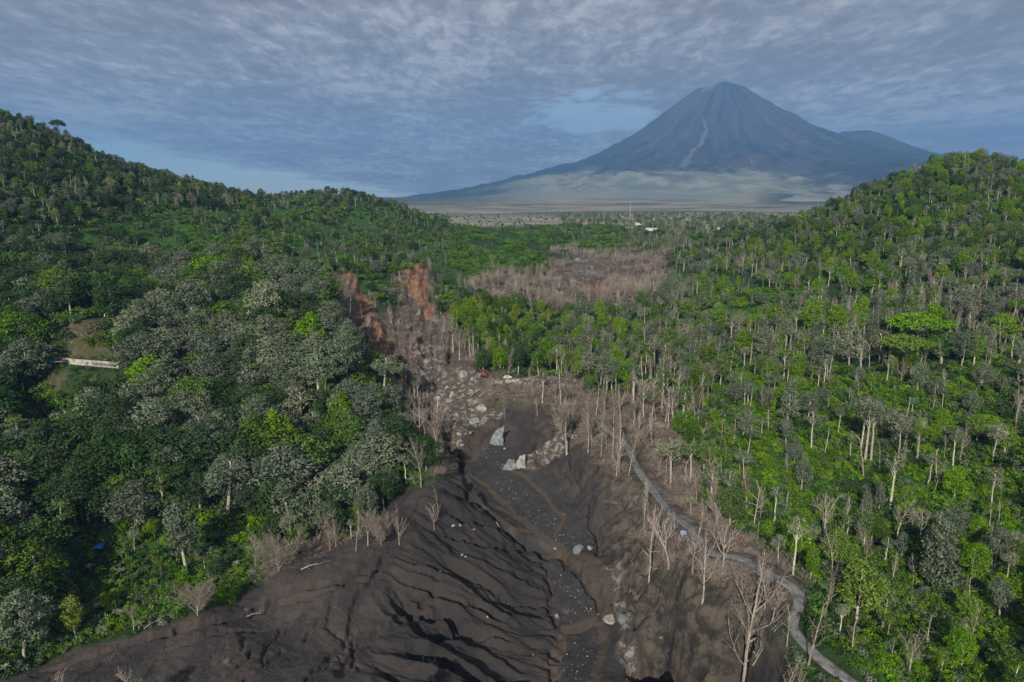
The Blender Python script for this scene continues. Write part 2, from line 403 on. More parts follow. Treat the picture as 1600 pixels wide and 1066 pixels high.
def zones(x, Y):
    x = np.atleast_1d(np.asarray(x, float)); Y = np.atleast_1d(np.asarray(Y, float))
    k = np.clip(Y / 250, .6, 4)
    wx = x + fbm(x / 14, Y / 14, 31, 4) * 5 * k; wy = Y + fbm(x / 14, Y / 14, 47, 4) * 5 * k
    kf = sstep(Y, 380, 650)
    wx = wx + fbm(x / 70, Y / 110, 35, 3) * 34 * kf; wy = wy + fbm(x / 70, Y / 110, 51, 3) * 60 * kf
    sx = x + fbm(x / 6, Y / 6, 33, 3) * 2.2; sy = Y + fbm(x / 6, Y / 6, 49, 3) * 2.2
    z = {}
    z['ash'] = _softq(sx, sy, ASH, 1.2)
    z['bed'] = _softq(sx, sy, BED, 2.5)
    def un(L, w, a, b):
        o = np.zeros(x.shape)
        for p in L: o = np.maximum(o, _softq(a, b, p, w))
        return o
    z['pink'] = un(PINKS, 5, wx, wy); z['pale'] = un(PALES, 1.6, sx, sy); z['orange'] = un(ORANGES, 1.2, x + (wx - x) * .55 + (sx - x) * .8, Y + (wy - Y) * .9)
    z['bank'] = un([BANK], 4, sx, sy)
    z['clear'] = un(CLEAR, 2.0, sx, sy); z['green'] = un(GREENS, 9, wx, wy)
    s = np.zeros(x.shape)
    for p, w in SILT:
        m = _within(x, Y, p, 6)
        if m.any():
            d, _ = dpoly(sx[m] * .5 + x[m] * .5, sy[m] * .5 + Y[m] * .5, p)
            s[m] = np.maximum(s[m], 1 - sstep(d, w * .75, w * 1.25))
    z['silt'] = s
    r = np.full(x.shape, 99.0); m = _within(x, Y, ROAD, 20)
    if m.any(): r[m], _ = dpoly(x[m], Y[m], ROAD)
    z['road'] = r
    return z
WLINE = W([(84, 564), (187, 580)])
WZ = float(tab_z(*WLINE[0])) * .5 + float(tab_z(*WLINE[1])) * .5
RDZ = np.array([float(tab_z(a, b)) for a, b in ROAD])
for _ in range(3): RDZ[1:-1] = (RDZ[:-2] + RDZ[1:-1] * 2 + RDZ[2:]) / 4
def ground_z(x, Y, zn=None):
    x = np.atleast_1d(np.asarray(x, float)); Y = np.atleast_1d(np.asarray(Y, float))
    if zn is None: zn = zones(x, Y)
    far = Y > 1350
    z = np.where(far, base_z(x, np.where(far, Y, 1400)), tab_z(x, np.minimum(Y, 2400)))
    ash, bed, pink, pale = zn['ash'], zn['bed'], zn['pink'], zn['pale']
    near = Y < 900
    veg = (1 - ash) * (1 - zn['clear'] * .7)
    z = z + veg * (fbm(x / 38, Y / 38, 3, 4) * 3.0 + fbm(x / 9, Y / 9, 8, 3) * .8) * np.clip(Y / 350, .45, 2.0) * np.where(Y > 1200, .3, 1)
    # eroded rills in the ash, running down to the river
    cx, cY, _ = hit(720, 900)
    mound = _softq(x, Y, MOUND, 7) * ash * (1 - bed)
    wv = fbm(x / 16, Y / 16, 71, 3) * 3.5
    a = x * .94 - Y * .34; b = x * .34 + Y * .94 + wv
    z = z - mound * ((1 - ridged(a / 34, b / 7.5, 11, 3, .55)) * 8.0 - 3.0 + (1 - ridged(a / 14, b / 2.4, 15, 2)) * 1.5)
    fan = ash * (1 - bed) * (1 - mound)
    a2 = x * .5 + Y * .86; b2 = x * .86 - Y * .5 + wv * .6
    left = fan * (x < 20)
    z = z - left * ((1 - ridged(a2 / 30, b2 / 4.0, 21, 3)) ** 3 * .7)
    rb = np.maximum(fan * (x > 10), pink * (x > 15) * (Y < 290) * .8) * sstep(zn['road'], 4, 10)
    a3 = x * .80 + Y * .60; b3 = x * .60 - Y * .80 + wv
    z = z - rb * ((1 - ridged(a3 / 26, b3 / 6.5, 25, 4, .6)) * 7.5 - 2.6 + (1 - ridged(x / 5, Y / 6, 29, 3)) * 2.2)
    z = z + bed * fbm(x / 5, Y / 5, 61, 3) * .35 + ash * fbm(x / 1.6, Y / 1.6, 66, 2) * .2 + ash * (1 - bed) * (fbm(x / 4.5, Y / 4.5, 67, 4) * .45)
    rock = np.maximum(pale, pink * .35) * near
    z = z + rock * (ridged(x / 8, Y / 10, 81, 4, .6) - .5) * 3.4
    slip = _softq(x, Y, PINKS[4], 8)
    z = z - slip * ((1 - ridged(x / 11 + Y / 90, Y / 60, 91, 4, .6)) * 13 - 4 + (1 - ridged(x / 5, Y / 16, 93, 3)) * 3)
    for p, w, d in GUL:
        m = _within(x, Y, p, w * 6)
        if m.any():
            jx = x[m] + fbm(x[m] / 4, Y[m] / 4, 101, 3) * 1.6; jy = Y[m] + fbm(x[m] / 4, Y[m] / 4, 103, 3) * 1.6
            q, t = dpoly(jx, jy, p)
            tp = np.minimum(1, np.minimum(t * 6 + .15, (1 - t) * 6 + .15))
            ww = w * (.7 + .6 * vnoise(x[m] / 9, Y[m] / 9, 55))
            z[m] -= d * 1.35 * tp * np.exp(-(q / ww) ** 6)
    z = z - zn['silt'] * .45
    q = _within(x, Y, WLINE, 16)
    if q.any():
        d_, _t = dpoly(x[q], Y[q], WLINE); k = 1 - sstep(d_, 3.0, 9.0)
        beh = sstep((Y[q] - np.interp(x[q], [WLINE[0][0], WLINE[1][0]], [WLINE[0][1], WLINE[1][1]])), -.5, 1.5)
        z[q] = z[q] * (1 - k) + (WZ + beh * 2.2) * k
    # the road's level shelf
    m = zn['road'] < 14
    if m.any():
        _, t = dpoly(x[m], Y[m], ROAD)
        rz = np.interp(t * (len(ROAD) - 1), np.arange(len(ROAD)), RDZ)
        k = 1 - sstep(zn['road'][m], 2.4, 8.0)
        z[m] = z[m] * (1 - k) + (rz - .12) * k
    return z

def setattrs(me, name, arr, typ='FLOAT_COLOR'):
    at = me.attributes.new(name, typ, 'POINT')
    at.data.foreach_set('color' if typ == 'FLOAT_COLOR' else 'value', np.ascontiguousarray(arr, dtype=np.float32).ravel())
def grid_mesh(name, X, Y, Z, mat):
    h, w = X.shape
    co = np.stack([X, Y, Z], -1).reshape(-1, 3)
    i = np.arange(h * w).reshape(h, w)
    q = np.stack([i[:-1, :-1], i[:-1, 1:], i[1:, 1:], i[1:, :-1]], -1).reshape(-1, 4)
    me = bpy.data.meshes.new(name)
    me.vertices.add(len(co)); me.vertices.foreach_set('co', co.ravel())
    me.loops.add(q.size); me.loops.foreach_set('vertex_index', q.ravel())
    me.polygons.add(len(q)); me.polygons.foreach_set('loop_start', np.arange(len(q)) * 4)
    me.update(calc_edges=True); me.validate()
    me.materials.append(mat)
    me.polygons.foreach_set('use_smooth', np.ones(len(q), bool))
    o = bpy.data.objects.new(name, me); col.objects.link(o)
    return o

# ------------------------------------------------------------------ ground material
def new_mat(name, rough=.9):
    m = bpy.data.materials.new(name); m.use_nodes = True
    t = m.node_tree; t.nodes.clear(); g = NG(t)
    b = g.n('ShaderNodeBsdfPrincipled'); b.inputs['Roughness'].default_value = rough
    b.inputs['Specular IOR Level'].default_value = .25
    o = g.n('ShaderNodeOutputMaterial', ins={0: b.outputs[0]})
    return m, g, b
gm, g, b = new_mat('ground_surface', .95)
pos = g.n('ShaderNodeNewGeometry').outputs['Position']
def attr(n):
    a = g.n('ShaderNodeAttribute', attribute_name=n)
    s = g.n('ShaderNodeSeparateColor', ins={0: a.outputs['Color']})
    return s.outputs[0], s.outputs[1], s.outputs[2], a.outputs['Alpha']
aash, apink, apale, aorange = attr('zone_a')
asilt, agreen, aclear, abed = attr('zone_b')
n1 = g.noise(pos, .35, 5, .65); n2 = g.noise(pos, 2.2, 4, .6); n3 = g.noise(pos, .05, 4, .5)
veg = g.mix(g.ss(n1, .35, .65), (.012, .030, .007), (.028, .065, .012))
veg = g.mix(g.m('MULTIPLY', g.ss(n2, .5, .75), .5), veg, (.06, .06, .035))
veg = g.mix(g.m('MULTIPLY', agreen, g.ss(n1, .3, .6)), veg, (.035, .10, .012))
ash = g.mix(g.ss(n3, .35, .65), (.026, .024, .024), (.047, .040, .036))
ash = g.mix(g.ss(n1, .4, .7), ash, (.034, .031, .030))
abank, amound = attr('zone_c')[:2]
fanc = g.mix(g.ss(g.noise(g.scale(pos, 1.0, .35, 1, R(35)), .12, 6, .65), .42, .6), (.070, .058, .050), (.038, .034, .033))
ash = g.mix(g.m('MULTIPLY', g.m('SUBTRACT', 1.0, amound), .75), ash, fanc)
ash = g.mix(abank, ash, g.mix(g.ss(g.noise(pos, .22, 7, .7), .40, .62), (.028, .025, .023), (.095, .076, .059)))
ash = g.mix(abed, ash, g.mix(g.ss(n1, .35, .65), (.032, .031, .031), (.047, .044, .042)))
pk = g.mix(g.ss(n1, .35, .65), (.060, .046, .036), (.13, .098, .078))
pk = g.mix(g.m('MULTIPLY', g.ss(n2, .55, .7), .5), pk, (.19, .16, .13))
pk = g.mix(g.m('MULTIPLY', g.ss(g.noise(pos, .11, 6, .7), .54, .62), .8), pk, (.20, .19, .17))
pk = g.mix(g.m('MULTIPLY', g.ss(g.noise(g.scale(pos, 1.3, .5, 1), .16, 6, .7), .56, .64), .8), pk, (.055, .048, .045))  # darker rock patches: shading of the broken slope put into the colour
pale = g.mix(g.ss(g.noise(pos, .30, 9, .72, .1), .50, .58), (.085, .066, .052), g.mix(n2, (.15, .14, .125), (.34, .325, .29)))
orange = g.mix(g.ss(g.noise(g.scale(pos, 1, .3, 1), .5, 4, .6), .35, .65), (.17, .080, .040), (.27, .155, .085))
cl = g.mix(g.ss(n1, .42, .6), (.045, .06, .02), (.11, .075, .05))
# the far plain: pale mud flats, standing dead woods and dark woods
sy = g.n('ShaderNodeSeparateXYZ', ins={0: pos}); Yp = sy.outputs[1]; Xp = sy.outputs[0]
p2 = g.scale(pos, 1 / 900, 1 / 420, 0)
f1 = g.noise(p2, 1.0, 5, .6, .5); f2 = g.noise(g.scale(pos, 1 / 300, 1 / 160, 0), 1.0, 5, .6, .2)
farc = g.mix(g.ss(f1, .42, .56), (.20, .20, .155), (.30, .255, .19))
farc = g.mix(g.ss(f2, .52, .62), farc, (.075, .105, .055))
farc = g.mix(g.ss(g.noise(g.scale(pos, 1 / 1300, 1 / 330, 0), 1.0, 4, .5, .8), .54, .60), farc, (.10, .105, .11))
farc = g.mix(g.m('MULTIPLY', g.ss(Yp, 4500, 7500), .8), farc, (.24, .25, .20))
farc = g.mix(g.m('MULTIPLY', g.ss(Yp, 6000, 9000), g.ss(g.noise(g.scale(pos, 1 / 1500, 1 / 1500, 0), 1.0, 5, .6), .45, .58)), farc, (.10, .125, .09))
lefty = g.ss(g.m('DIVIDE', Xp, g.m('MAXIMUM', Yp, 1.0)), -.12, .06)
farc = g.mix(g.m('MULTIPLY', g.m('SUBTRACT', 1.0, lefty), g.ss(Yp, 3500, 5500)), farc, (.045, .075, .045))
righty = g.ss(g.m('DIVIDE', Xp, g.m('MAXIMUM', Yp, 1.0)), .33, .40)
farc = g.mix(g.m('MULTIPLY', righty, g.ss(Yp, 3500, 5000)), farc, (.035, .06, .04))
c = g.mix(apink, veg, pk)
c = g.mix(aclear, c, cl)
c = g.mix(aash, c, ash)
c = g.mix(apale, c, pale)
ob = g.noise(g.scale(pos, 1, .45, 1), .22, 6, .7)
c = g.mix(g.m('MULTIPLY', aorange, g.ss(ob, .40, .50)), c, orange)
c = g.mix(asilt, c, g.mix(g.ss(n2, .4, .7), (.062, .048, .037), (.088, .070, .056)))
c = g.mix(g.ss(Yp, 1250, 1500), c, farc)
g.put(b.inputs['Base Color'], c)
def dot3(v):
    nd = gm.node_tree.nodes.new('ShaderNodeVectorMath'); nd.operation = 'DOT_PRODUCT'
    gm.node_tree.links.new(pos, nd.inputs[0]); nd.inputs[1].default_value = v; return nd.outputs['Value']
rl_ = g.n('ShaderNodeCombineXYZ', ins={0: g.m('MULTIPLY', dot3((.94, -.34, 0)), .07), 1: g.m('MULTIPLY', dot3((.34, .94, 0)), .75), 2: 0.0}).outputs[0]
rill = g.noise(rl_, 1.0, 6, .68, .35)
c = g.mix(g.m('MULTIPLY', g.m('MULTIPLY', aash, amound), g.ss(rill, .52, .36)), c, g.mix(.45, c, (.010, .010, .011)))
grit = g.noise(pos, 6.0, 3, .7)
c = g.mix(g.m('MULTIPLY', aash, g.ss(grit, .66, .74)), c, (.15, .14, .125))
bp = g.n('ShaderNodeBump', ins={0: .9, 1: .5, 'Height': g.m('ADD', g.m('ADD', n2, g.m('MULTIPLY', n1, 1.5)), g.m('MULTIPLY', g.m('MULTIPLY', rill, amound), 2.5))})
g.put(b.inputs['Normal'], bp.outputs[0])

us = np.concatenate([np.linspace(-3.2, -1.0, 26)[:-1], np.linspace(-1.0, 1.0, 980), np.linspace(1.0, 3.2, 26)[1:]])
vs = np.log(np.concatenate([np.geomspace(55, 122, 40)[:-1], np.geomspace(122, 330, 430)[:-1], np.geomspace(330, 1700, 320)[:-1], np.geomspace(1700, 21000, 110)]))
UU, VV = np.meshgrid(us, vs)
TY = np.exp(VV); TX = UU * TY
TX = np.where(np.abs(TX) > 12000, np.sign(TX) * (12000 + 3500 * (1 - np.exp(-np.maximum(np.abs(TX) - 12000, 0) / 20000))), TX)
ZN = zones(TX, TY)
TZ = ground_z(TX, TY, ZN)
terrain = grid_mesh('terrain', TX, TY, TZ, gm)
terrain['kind'] = 'structure'
setattrs(terrain.data, 'zone_a', np.stack([ZN['ash'], ZN['pink'], ZN['pale'], ZN['orange']], -1))
setattrs(terrain.data, 'zone_c', np.stack([ZN['bank'], _softq(TX, TY, MOUND, 8), ZN['bank'], ZN['bank']], -1))
setattrs(terrain.data, 'zone_b', np.stack([ZN['silt'], ZN['green'], ZN['clear'], ZN['bed']], -1))

# ------------------------------------------------------------------ the volcano
VY = 12500.0
def sil(px, py): u, s = ray(px, py); return u * VY, s * VY
VC = sil(1131, 127)[0]
Lp = [sil(*p) for p in [(1131,127),(1121,131),(1110,134),(1098,134),(1090,137),(1082,142),(1060,158),(1030,180),(1000,201),(950,230),(900,251),(850,265),(800,277),(750,288),(700,298),(640,308),(560,318)]]
Rp = [sil(*p) for p in [(1132,127),(1142,131),(1165,140),(1190,158),(1230,181),(1270,203),(1300,216),(1340,232),(1400,247),(1450,259),(1520,272),(1600,284),(1700,296)]]
Lr = np.array([VC - p[0] for p in Lp]); Lz = np.array([p[1] for p in Lp])
Rr = np.array([p[0] - VC for p in Rp]); Rz = np.array([p[1] for p in Rp])
th = np.linspace(0, 2 * math.pi, 620); rr = np.concatenate([[0], np.geomspace(25, 9500, 300)])
TT, RRr = np.meshgrid(th, rr)
vx = RRr * np.cos(TT); vy = RRr * np.sin(TT)
wgt = .5 + .5 * np.cos(TT)
zl = np.interp(RRr, Lr, Lz); zr = np.interp(RRr, Rr, Rz)
vz = zr * wgt + zl * (1 - wgt)
amp = sstep(RRr, 60, 1500) * (1 - sstep(RRr, 3500, 8000) * .8)
an = TT * 1.0
wob = fbm(vx / 900, vy / 900, 201, 4)
an = an + fbm(vx / 1500, vy / 1500, 215, 4) * .16
gl = ridged(np.cos(an) * 6 + wob * .8, np.sin(an) * 6 + wob * .8 + RRr / 4000, 203, 5, .62)
vz = vz - ((1 - gl) * 210 - 20) * amp * (.35 + .9 * vnoise(vx / 1700 + 3, vy / 1700 + 9, 221)) + fbm(vx / 600, vy / 600, 223, 5) * 60 * amp + fbm(vx / 260, vy / 260, 207, 4) * 26 * sstep(RRr, 40, 700)
# the second shoulder on the right
hx, hz = sil(1348, 205)
bump = np.hypot((vx - (hx - VC)) / 1.0, (vy - 300) / 1.6)
vz = np.maximum(vz, hz + 10 - np.maximum(0, bump - 230) * .52 + fbm(vx / 300, vy / 300, 210, 4) * 20)
h2x, h2z = sil(1572, 238)
b2_ = np.hypot(vx - (h2x - VC), (vy - 1500) / 1.3)
vz = np.maximum(vz, h2z + 60 - np.maximum(0, b2_ - 250) * .30 + fbm(vx / 260, vy / 260, 217, 4) * 30)
# summit: crater notch on the camera's left and a small horn
cr = np.hypot(vx + 330, vy + 180)
vz -= 170 * np.exp(-(cr / 150) ** 2)
vz += fbm(vx / 70, vy / 70, 211, 3) * 14
# mounds on the near foot
for mx, my, mr, mh in [(-3300+0,-3200,520,90),(-1900,-4300,600,80),(300,-4700,520,70),(-600,-3600,420,90),(900,-4500,500,60),(-2700,-4300,700,70)]:
    vz += mh * np.exp(-(np.hypot(vx - mx, vy - my) / mr) ** 4)
vz = vz - sstep(RRr, 7500, 9500) * 500
vm, g, b = new_mat('volcano_slopes', .95)
pos = g.n('ShaderNodeNewGeometry').outputs['Position']
lp = g.vm('SUBTRACT', pos, (VC, VY, 0))
s3 = g.n('ShaderNodeSeparateXYZ', ins={0: lp}); lx, ly, lz = s3.outputs
ang = g.m('ARCTAN2', ly, lx); rad = g.m('SQRT', g.m('ADD', g.m('MULTIPLY', lx, lx), g.m('MULTIPLY', ly, ly)))
pv = g.n('ShaderNodeCombineXYZ', ins={0: g.m('MULTIPLY', ang, 14.0), 1: g.m('DIVIDE', rad, 1700.0), 2: 0.0}).outputs[0]
st = g.noise(pv, 1.0, 6, .65, .3); fn = g.noise(lp, .004, 6, .6)
rock = g.mix(g.ss(st, .38, .62), (.018, .019, .024), (.060, .050, .048))
rock = g.mix(g.m('MULTIPLY', g.ss(g.noise(lp, .0011, 5, .65), .48, .62), .55), rock, (.070, .056, .052))
rock = g.mix(g.m('MULTIPLY', g.ss(g.noise(pv, 2.3, 5, .7), .60, .68), .55), rock, (.17, .15, .14))
wood = g.mix(g.ss(fn, .4, .6), (.010, .020, .017), (.022, .036, .024))
flat = g.ss(g.m('ADD', lz, g.m('MULTIPLY', g.m('SUBTRACT', st, .5), 1300.0)), 500, 1150)
frontal = g.m('MULTIPLY', g.ss(lx, -2900, -1500), g.m('SUBTRACT', 1.0, g.ss(lx, 500, 1100)))
c = g.mix(g.m('MAXIMUM', flat, g.m('MULTIPLY', frontal, g.ss(fn, .38, .5))), wood, rock)
fanm = g.m('MULTIPLY', g.ss(g.m('ADD', lz, g.m('MULTIPLY', g.m('SUBTRACT', g.noise(lp, .0016, 5, .6), .5), 900.0)), 430, 230), g.m('MULTIPLY', g.ss(g.m('ADD', lx, g.m('MULTIPLY', g.m('SUBTRACT', fn, .5), 2500.0)), -4300, -3300), g.m('SUBTRACT', 1.0, g.ss(g.m('ADD', lx, g.m('MULTIPLY', g.m('SUBTRACT', fn, .5), 2500.0)), -900, 0))))
fanm = g.m('MULTIPLY', fanm, g.ss(ly, -1200, -2200))
c = g.mix(g.m('MULTIPLY', fanm, .95), c, g.mix(g.ss(fn, .35, .65), (.26, .26, .205), (.13, .155, .105)))
# pale rock-fall track down the near face
vcc = g.n('ShaderNodeAttribute', attribute_name='scar').outputs['Fac']
c = g.mix(vcc, c, (.17, .155, .15))
g.put(b.inputs['Base Color'], c)
volcano = grid_mesh('volcano', vx + VC, vy + VY, vz, vm)
volcano['kind'] = 'structure'
def vpt(px, py):
    u, s = ray(px, py)
    yy = np.linspace(VY - 7000, VY, 700)
    xx = u * yy - VC; r = np.hypot(xx, yy - VY); w = .5 + .5 * xx / np.maximum(r, 1)
    z = np.interp(r, Rr, Rz) * w + np.interp(r, Lr, Lz) * (1 - w)
    k = int(np.argmax(z >= s * yy)); return xx[k], yy[k] - VY
scl = [vpt(*p) for p in [(1100,178),(1104,200),(1098,218),(1085,232),(1076,244),(1066,256)]]
d, t = dpoly(vx + fbm(vx / 90, vy / 90, 5, 2) * 25, vy, scl)
d2, _ = dpoly(vx, vy, [(-330, -200), (-250, 0), (-200, 120)])
scar = (1 - sstep(d, 8 + 16 * t, 30 + 34 * t)) * .7
scar = np.maximum(scar, (1 - sstep(d2, 60, 150)) * .5)
setattrs(volcano.data, 'scar', scar, 'FLOAT')
# ------------------------------------------------------------------ foliage and bark materials
def leaf_mat(name, c1, c2, hue=.03, val=.45, trans=.0, ash=0.0):
    m, g, b = new_mat(name, .65)
    oi = g.n('ShaderNodeObjectInfo'); rnd = oi.outputs['Random']
    po = g.n('ShaderNodeNewGeometry').outputs['Position']
    tone = g.n('ShaderNodeAttribute', attribute_name='tone').outputs['Fac']
    nz = g.noise(po, .55, 3, .6)
    c = g.mix(g.m('ADD', g.m('MULTIPLY', tone, .6), g.m('MULTIPLY', g.ss(nz, .35, .65), .4)), c1, c2)
    h = g.n('ShaderNodeHueSaturation', ins={'Hue': g.m('ADD', .5 - hue / 2, g.m('MULTIPLY', rnd, hue)), 'Saturation': g.m('ADD', .9, g.m('MULTIPLY', g.m('FRACT', g.m('MULTIPLY', rnd, 7.13)), .35)),
                                            'Value': g.m('ADD', 1 - val / 2, g.m('MULTIPLY', g.m('FRACT', g.m('MULTIPLY', rnd, 3.71)), val)), 'Color': c})
    g.put(b.inputs['Base Color'], h.outputs[0])
    b.inputs['Specular IOR Level'].default_value = .18
    return m
LM = {
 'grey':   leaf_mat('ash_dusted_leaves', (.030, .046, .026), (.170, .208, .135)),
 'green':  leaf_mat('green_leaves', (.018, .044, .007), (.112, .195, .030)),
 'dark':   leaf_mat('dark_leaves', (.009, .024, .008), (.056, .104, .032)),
 'bright': leaf_mat('bright_leaves', (.036, .088, .005), (.165, .30, .014), .02, .3),
 'yellow': leaf_mat('yellow_green_leaves', (.050, .085, .008), (.23, .31, .030), .02, .3),
 'sage':   leaf_mat('sage_leaves', (.055, .068, .040), (.24, .265, .17)),
}
def bark_mat(name, c1, c2):
    m, g, b = new_mat(name, .85)
    po = g.n('ShaderNodeNewGeometry').outputs['Position']; rnd = g.n('ShaderNodeObjectInfo').outputs['Random']
    c = g.mix(g.ss(g.noise(g.scale(po, 1, 1, .3), 3.0, 4, .65), .35, .65), c1, c2)
    c = g.n('ShaderNodeHueSaturation', ins={'Value': g.m('ADD', .7, g.m('MULTIPLY', rnd, .5)), 'Color': c}).outputs[0]
    g.put(b.inputs['Base Color'], c); return m
BM = {'pale': bark_mat('pale_bark', (.28, .25, .20), (.50, .46, .38)), 'dead': bark_mat('dead_wood', (.20, .165, .135), (.42, .36, .30)),
      'pink': bark_mat('scorched_twigs', (.19, .145, .12), (.38, .30, .245)), 'brown': bark_mat('brown_bark', (.07, .055, .042), (.15, .12, .09))}

# ------------------------------------------------------------------ mesh collectors
class MB:
    def __init__(s): s.v = []; s.f = []; s.t = []; s.n = 0
    def add(s, v, f, tone=None):
        v = np.asarray(v, float); f = np.asarray(f, int)
        s.v.append(v); s.f.append(f + s.n); s.n += len(v)
        s.t.append(np.full(len(v), .5) if tone is None else np.broadcast_to(tone, (len(v),)).astype(float))
    def mesh(s, name, mat, tone=True):
        me = bpy.data.meshes.new(name)
        v = np.concatenate(s.v)
        me.vertices.add(len(v)); me.vertices.foreach_set('co', v.ravel())
        ls = np.concatenate([f.ravel() for f in s.f]); cnt = np.concatenate([np.full(len(f), f.shape[1]) for f in s.f])
        me.loops.add(len(ls)); me.loops.foreach_set('vertex_index', ls)
        me.polygons.add(len(cnt)); me.polygons.foreach_set('loop_start', np.concatenate([[0], np.cumsum(cnt)[:-1]]))
        me.update(calc_edges=True); me.validate()
        if tone:
            a = me.attributes.new('tone', 'FLOAT', 'POINT')
            t = np.concatenate(s.t)
            if len(a.data) == len(t): a.data.foreach_set('value', t.astype(np.float32))
        me.materials.append(mat)
        return me
def tube_path(mb, pts, rad, sides=5):
    pts = np.asarray(pts, float); n = len(pts)
    d = np.gradient(pts, axis=0); d /= np.linalg.norm(d, axis=1)[:, None] + 1e-9
    up = np.array([1., 0, 0]) if abs(d[0, 0]) < .8 else np.array([0, 1., 0])
    a = np.cross(d, up); a /= np.linalg.norm(a, axis=1)[:, None] + 1e-9; b_ = np.cross(d, a)
    th = np.arange(sides) / sides * 2 * math.pi
    v = pts[:, None] + (a[:, None] * np.cos(th)[None, :, None] + b_[:, None] * np.sin(th)[None, :, None]) * np.asarray(rad)[:, None, None]
    i = np.arange(n * sides).reshape(n, sides)
    f = np.stack([i[:-1], np.roll(i[:-1], -1, 1), np.roll(i[1:], -1, 1), i[1:]], -1).reshape(-1, 4)
    mb.add(v.reshape(-1, 3), f)
def grow(rng, mb, p, d, L, r, lvl, spec, tips):
    """one branch and its children; spec[lvl] = (n children, spread, length ratio, start fraction, up-pull)"""
    n = 5 if lvl == 0 else (4 if lvl < 3 else 3)
    pts = [np.array(p, float)]; d = np.array(d, float)
    wig = spec['wig']; up = spec['up'][min(lvl, len(spec['up']) - 1)]
    for k in range(n):
        d = d + rng.normal(0, wig, 3) * (.4 if lvl == 0 else 1) + np.array([0, 0, up / n])
        d /= np.linalg.norm(d)
        pts.append(pts[-1] + d * L / n)
    rad = np.maximum(r * np.linspace(1, .45 if lvl else .55, n + 1), spec.get('rmin', .028))
    if lvl == 0: rad[0] *= 1.35
    tube_path(mb[0 if lvl == 0 else 1], pts, rad, 6 if lvl == 0 else (4 if lvl == 1 else 3))
    pts = np.array(pts)
    if lvl >= spec['depth']:
        tips.append(pts[-1]); return
    nc, spread, lr, st = spec['ch'][lvl]
    a0 = rng.uniform(0, 6.28)
    for k in range(nc):
        t = st + (1 - st) * (k + rng.uniform(.2, .9)) / nc if k < nc - 1 else 1.0
        t = min(t, 1.0)
        q = t * n; i = min(int(q), n - 1); pp = pts[i] + (pts[i + 1] - pts[i]) * (q - i)
        dd = pts[i + 1] - pts[i]; dd /= np.linalg.norm(dd)
        az = a0 + k * 2.4 + rng.normal(0, .3)
        e1 = np.cross(dd, [0, 0, 1.0]) if abs(dd[2]) < .95 else np.array([1.0, 0, 0]); e1 /= np.linalg.norm(e1); e2 = np.cross(dd, e1)
        sp = spread * rng.uniform(.7, 1.25) * (1 if t < 1 else .4)
        nd = dd * math.cos(sp) + (e1 * math.cos(az) + e2 * math.sin(az)) * math.sin(sp)
        grow(rng, mb, pp, nd, L * lr * rng.uniform(.7, 1.15) * (1.1 - .35 * (t - st) if lvl == 0 else 1), r * (.62 if t == 1.0 else .42) * spec.get('rk', 1), lvl + 1, spec, tips)
BARE = {  # depth, children (n, spread, length ratio, start), upward pull
 'fan':    dict(H=12, trunk=.30, r=.26, depth=4, wig=.10, up=[0, .7, .5, .3, .2], ch=[(11, .8, 1.9, .3), (7, .55, .5, .2), (6, .6, .5, .2), (4, .7, .6, .2)], rmin=.034),
 'vase':   dict(H=22, trunk=.42, r=.55, depth=4, wig=.14, up=[0, .8, .6, .4, .2], ch=[(5, .8, .95, .75), (5, .55, .5, .25), (4, .6, .55, .2), (3, .7, .6, .2)], rk=1.25),
 'tall':   dict(H=22, trunk=.72, r=.30, depth=3, wig=.12, up=[0, .6, .5, .3], ch=[(11, .8, .30, .42), (4, .6, .5, .3), (4, .7, .6, .2)]),
 'forked': dict(H=20, trunk=.55, r=.34, depth=3, wig=.16, up=[0, .9, .6, .4], ch=[(7, .75, .62, .5), (5, .65, .48, .3), (3, .7, .55, .3)], rk=1.2),
 'sparse': dict(H=18, trunk=.85, r=.24, depth=2, wig=.12, up=[0, .3, .2], ch=[(9, 1.0, .20, .3), (4, .7, .5, .3)]),
 'pole':   dict(H=12, trunk=1.0, r=.24, depth=1, wig=.08, up=[.05, .3], ch=[(4, 1.1, .10, .4)]),
 'slender':dict(H=20, trunk=.80, r=.17, depth=3, wig=.10, up=[0, .6, .4, .2], ch=[(12, .65, .20, .35), (4, .6, .5, .2), (3, .7, .6, .2)]),
 'brush':  dict(H=5, trunk=.25, r=.10, depth=3, wig=.2, up=[0, .3, .2, .1], ch=[(8, .9, 2.4, .2), (5, .6, .5, .2), (4, .7, .5, .2)]),
}
def bare(style, seed, bark):
    sp = BARE[style]; rng = np.random.default_rng(seed)
    mb = [MB(), MB()]; tips = []
    H = sp['H']
    grow(rng, mb, (0, 0, -.8), (rng.normal(0, .05), rng.normal(0, .05), 1), H * sp['trunk'] + .8, sp['r'], 0, sp, tips)
    top = max(v[:, 2].max() for v in mb[1].v)
    k = H / top
    for q in mb: q.v = [v * k for v in q.v]
    if style == 'pole':
        for a_ in zip(mb[1].v, mb[1].f): mb[0].add(a_[0], a_[1] - a_[1].min())
        return mb[0].mesh('trunk', bark, False), None, H
    return mb[0].mesh('trunk', bark, False), mb[1].mesh('branches', bark, False), H
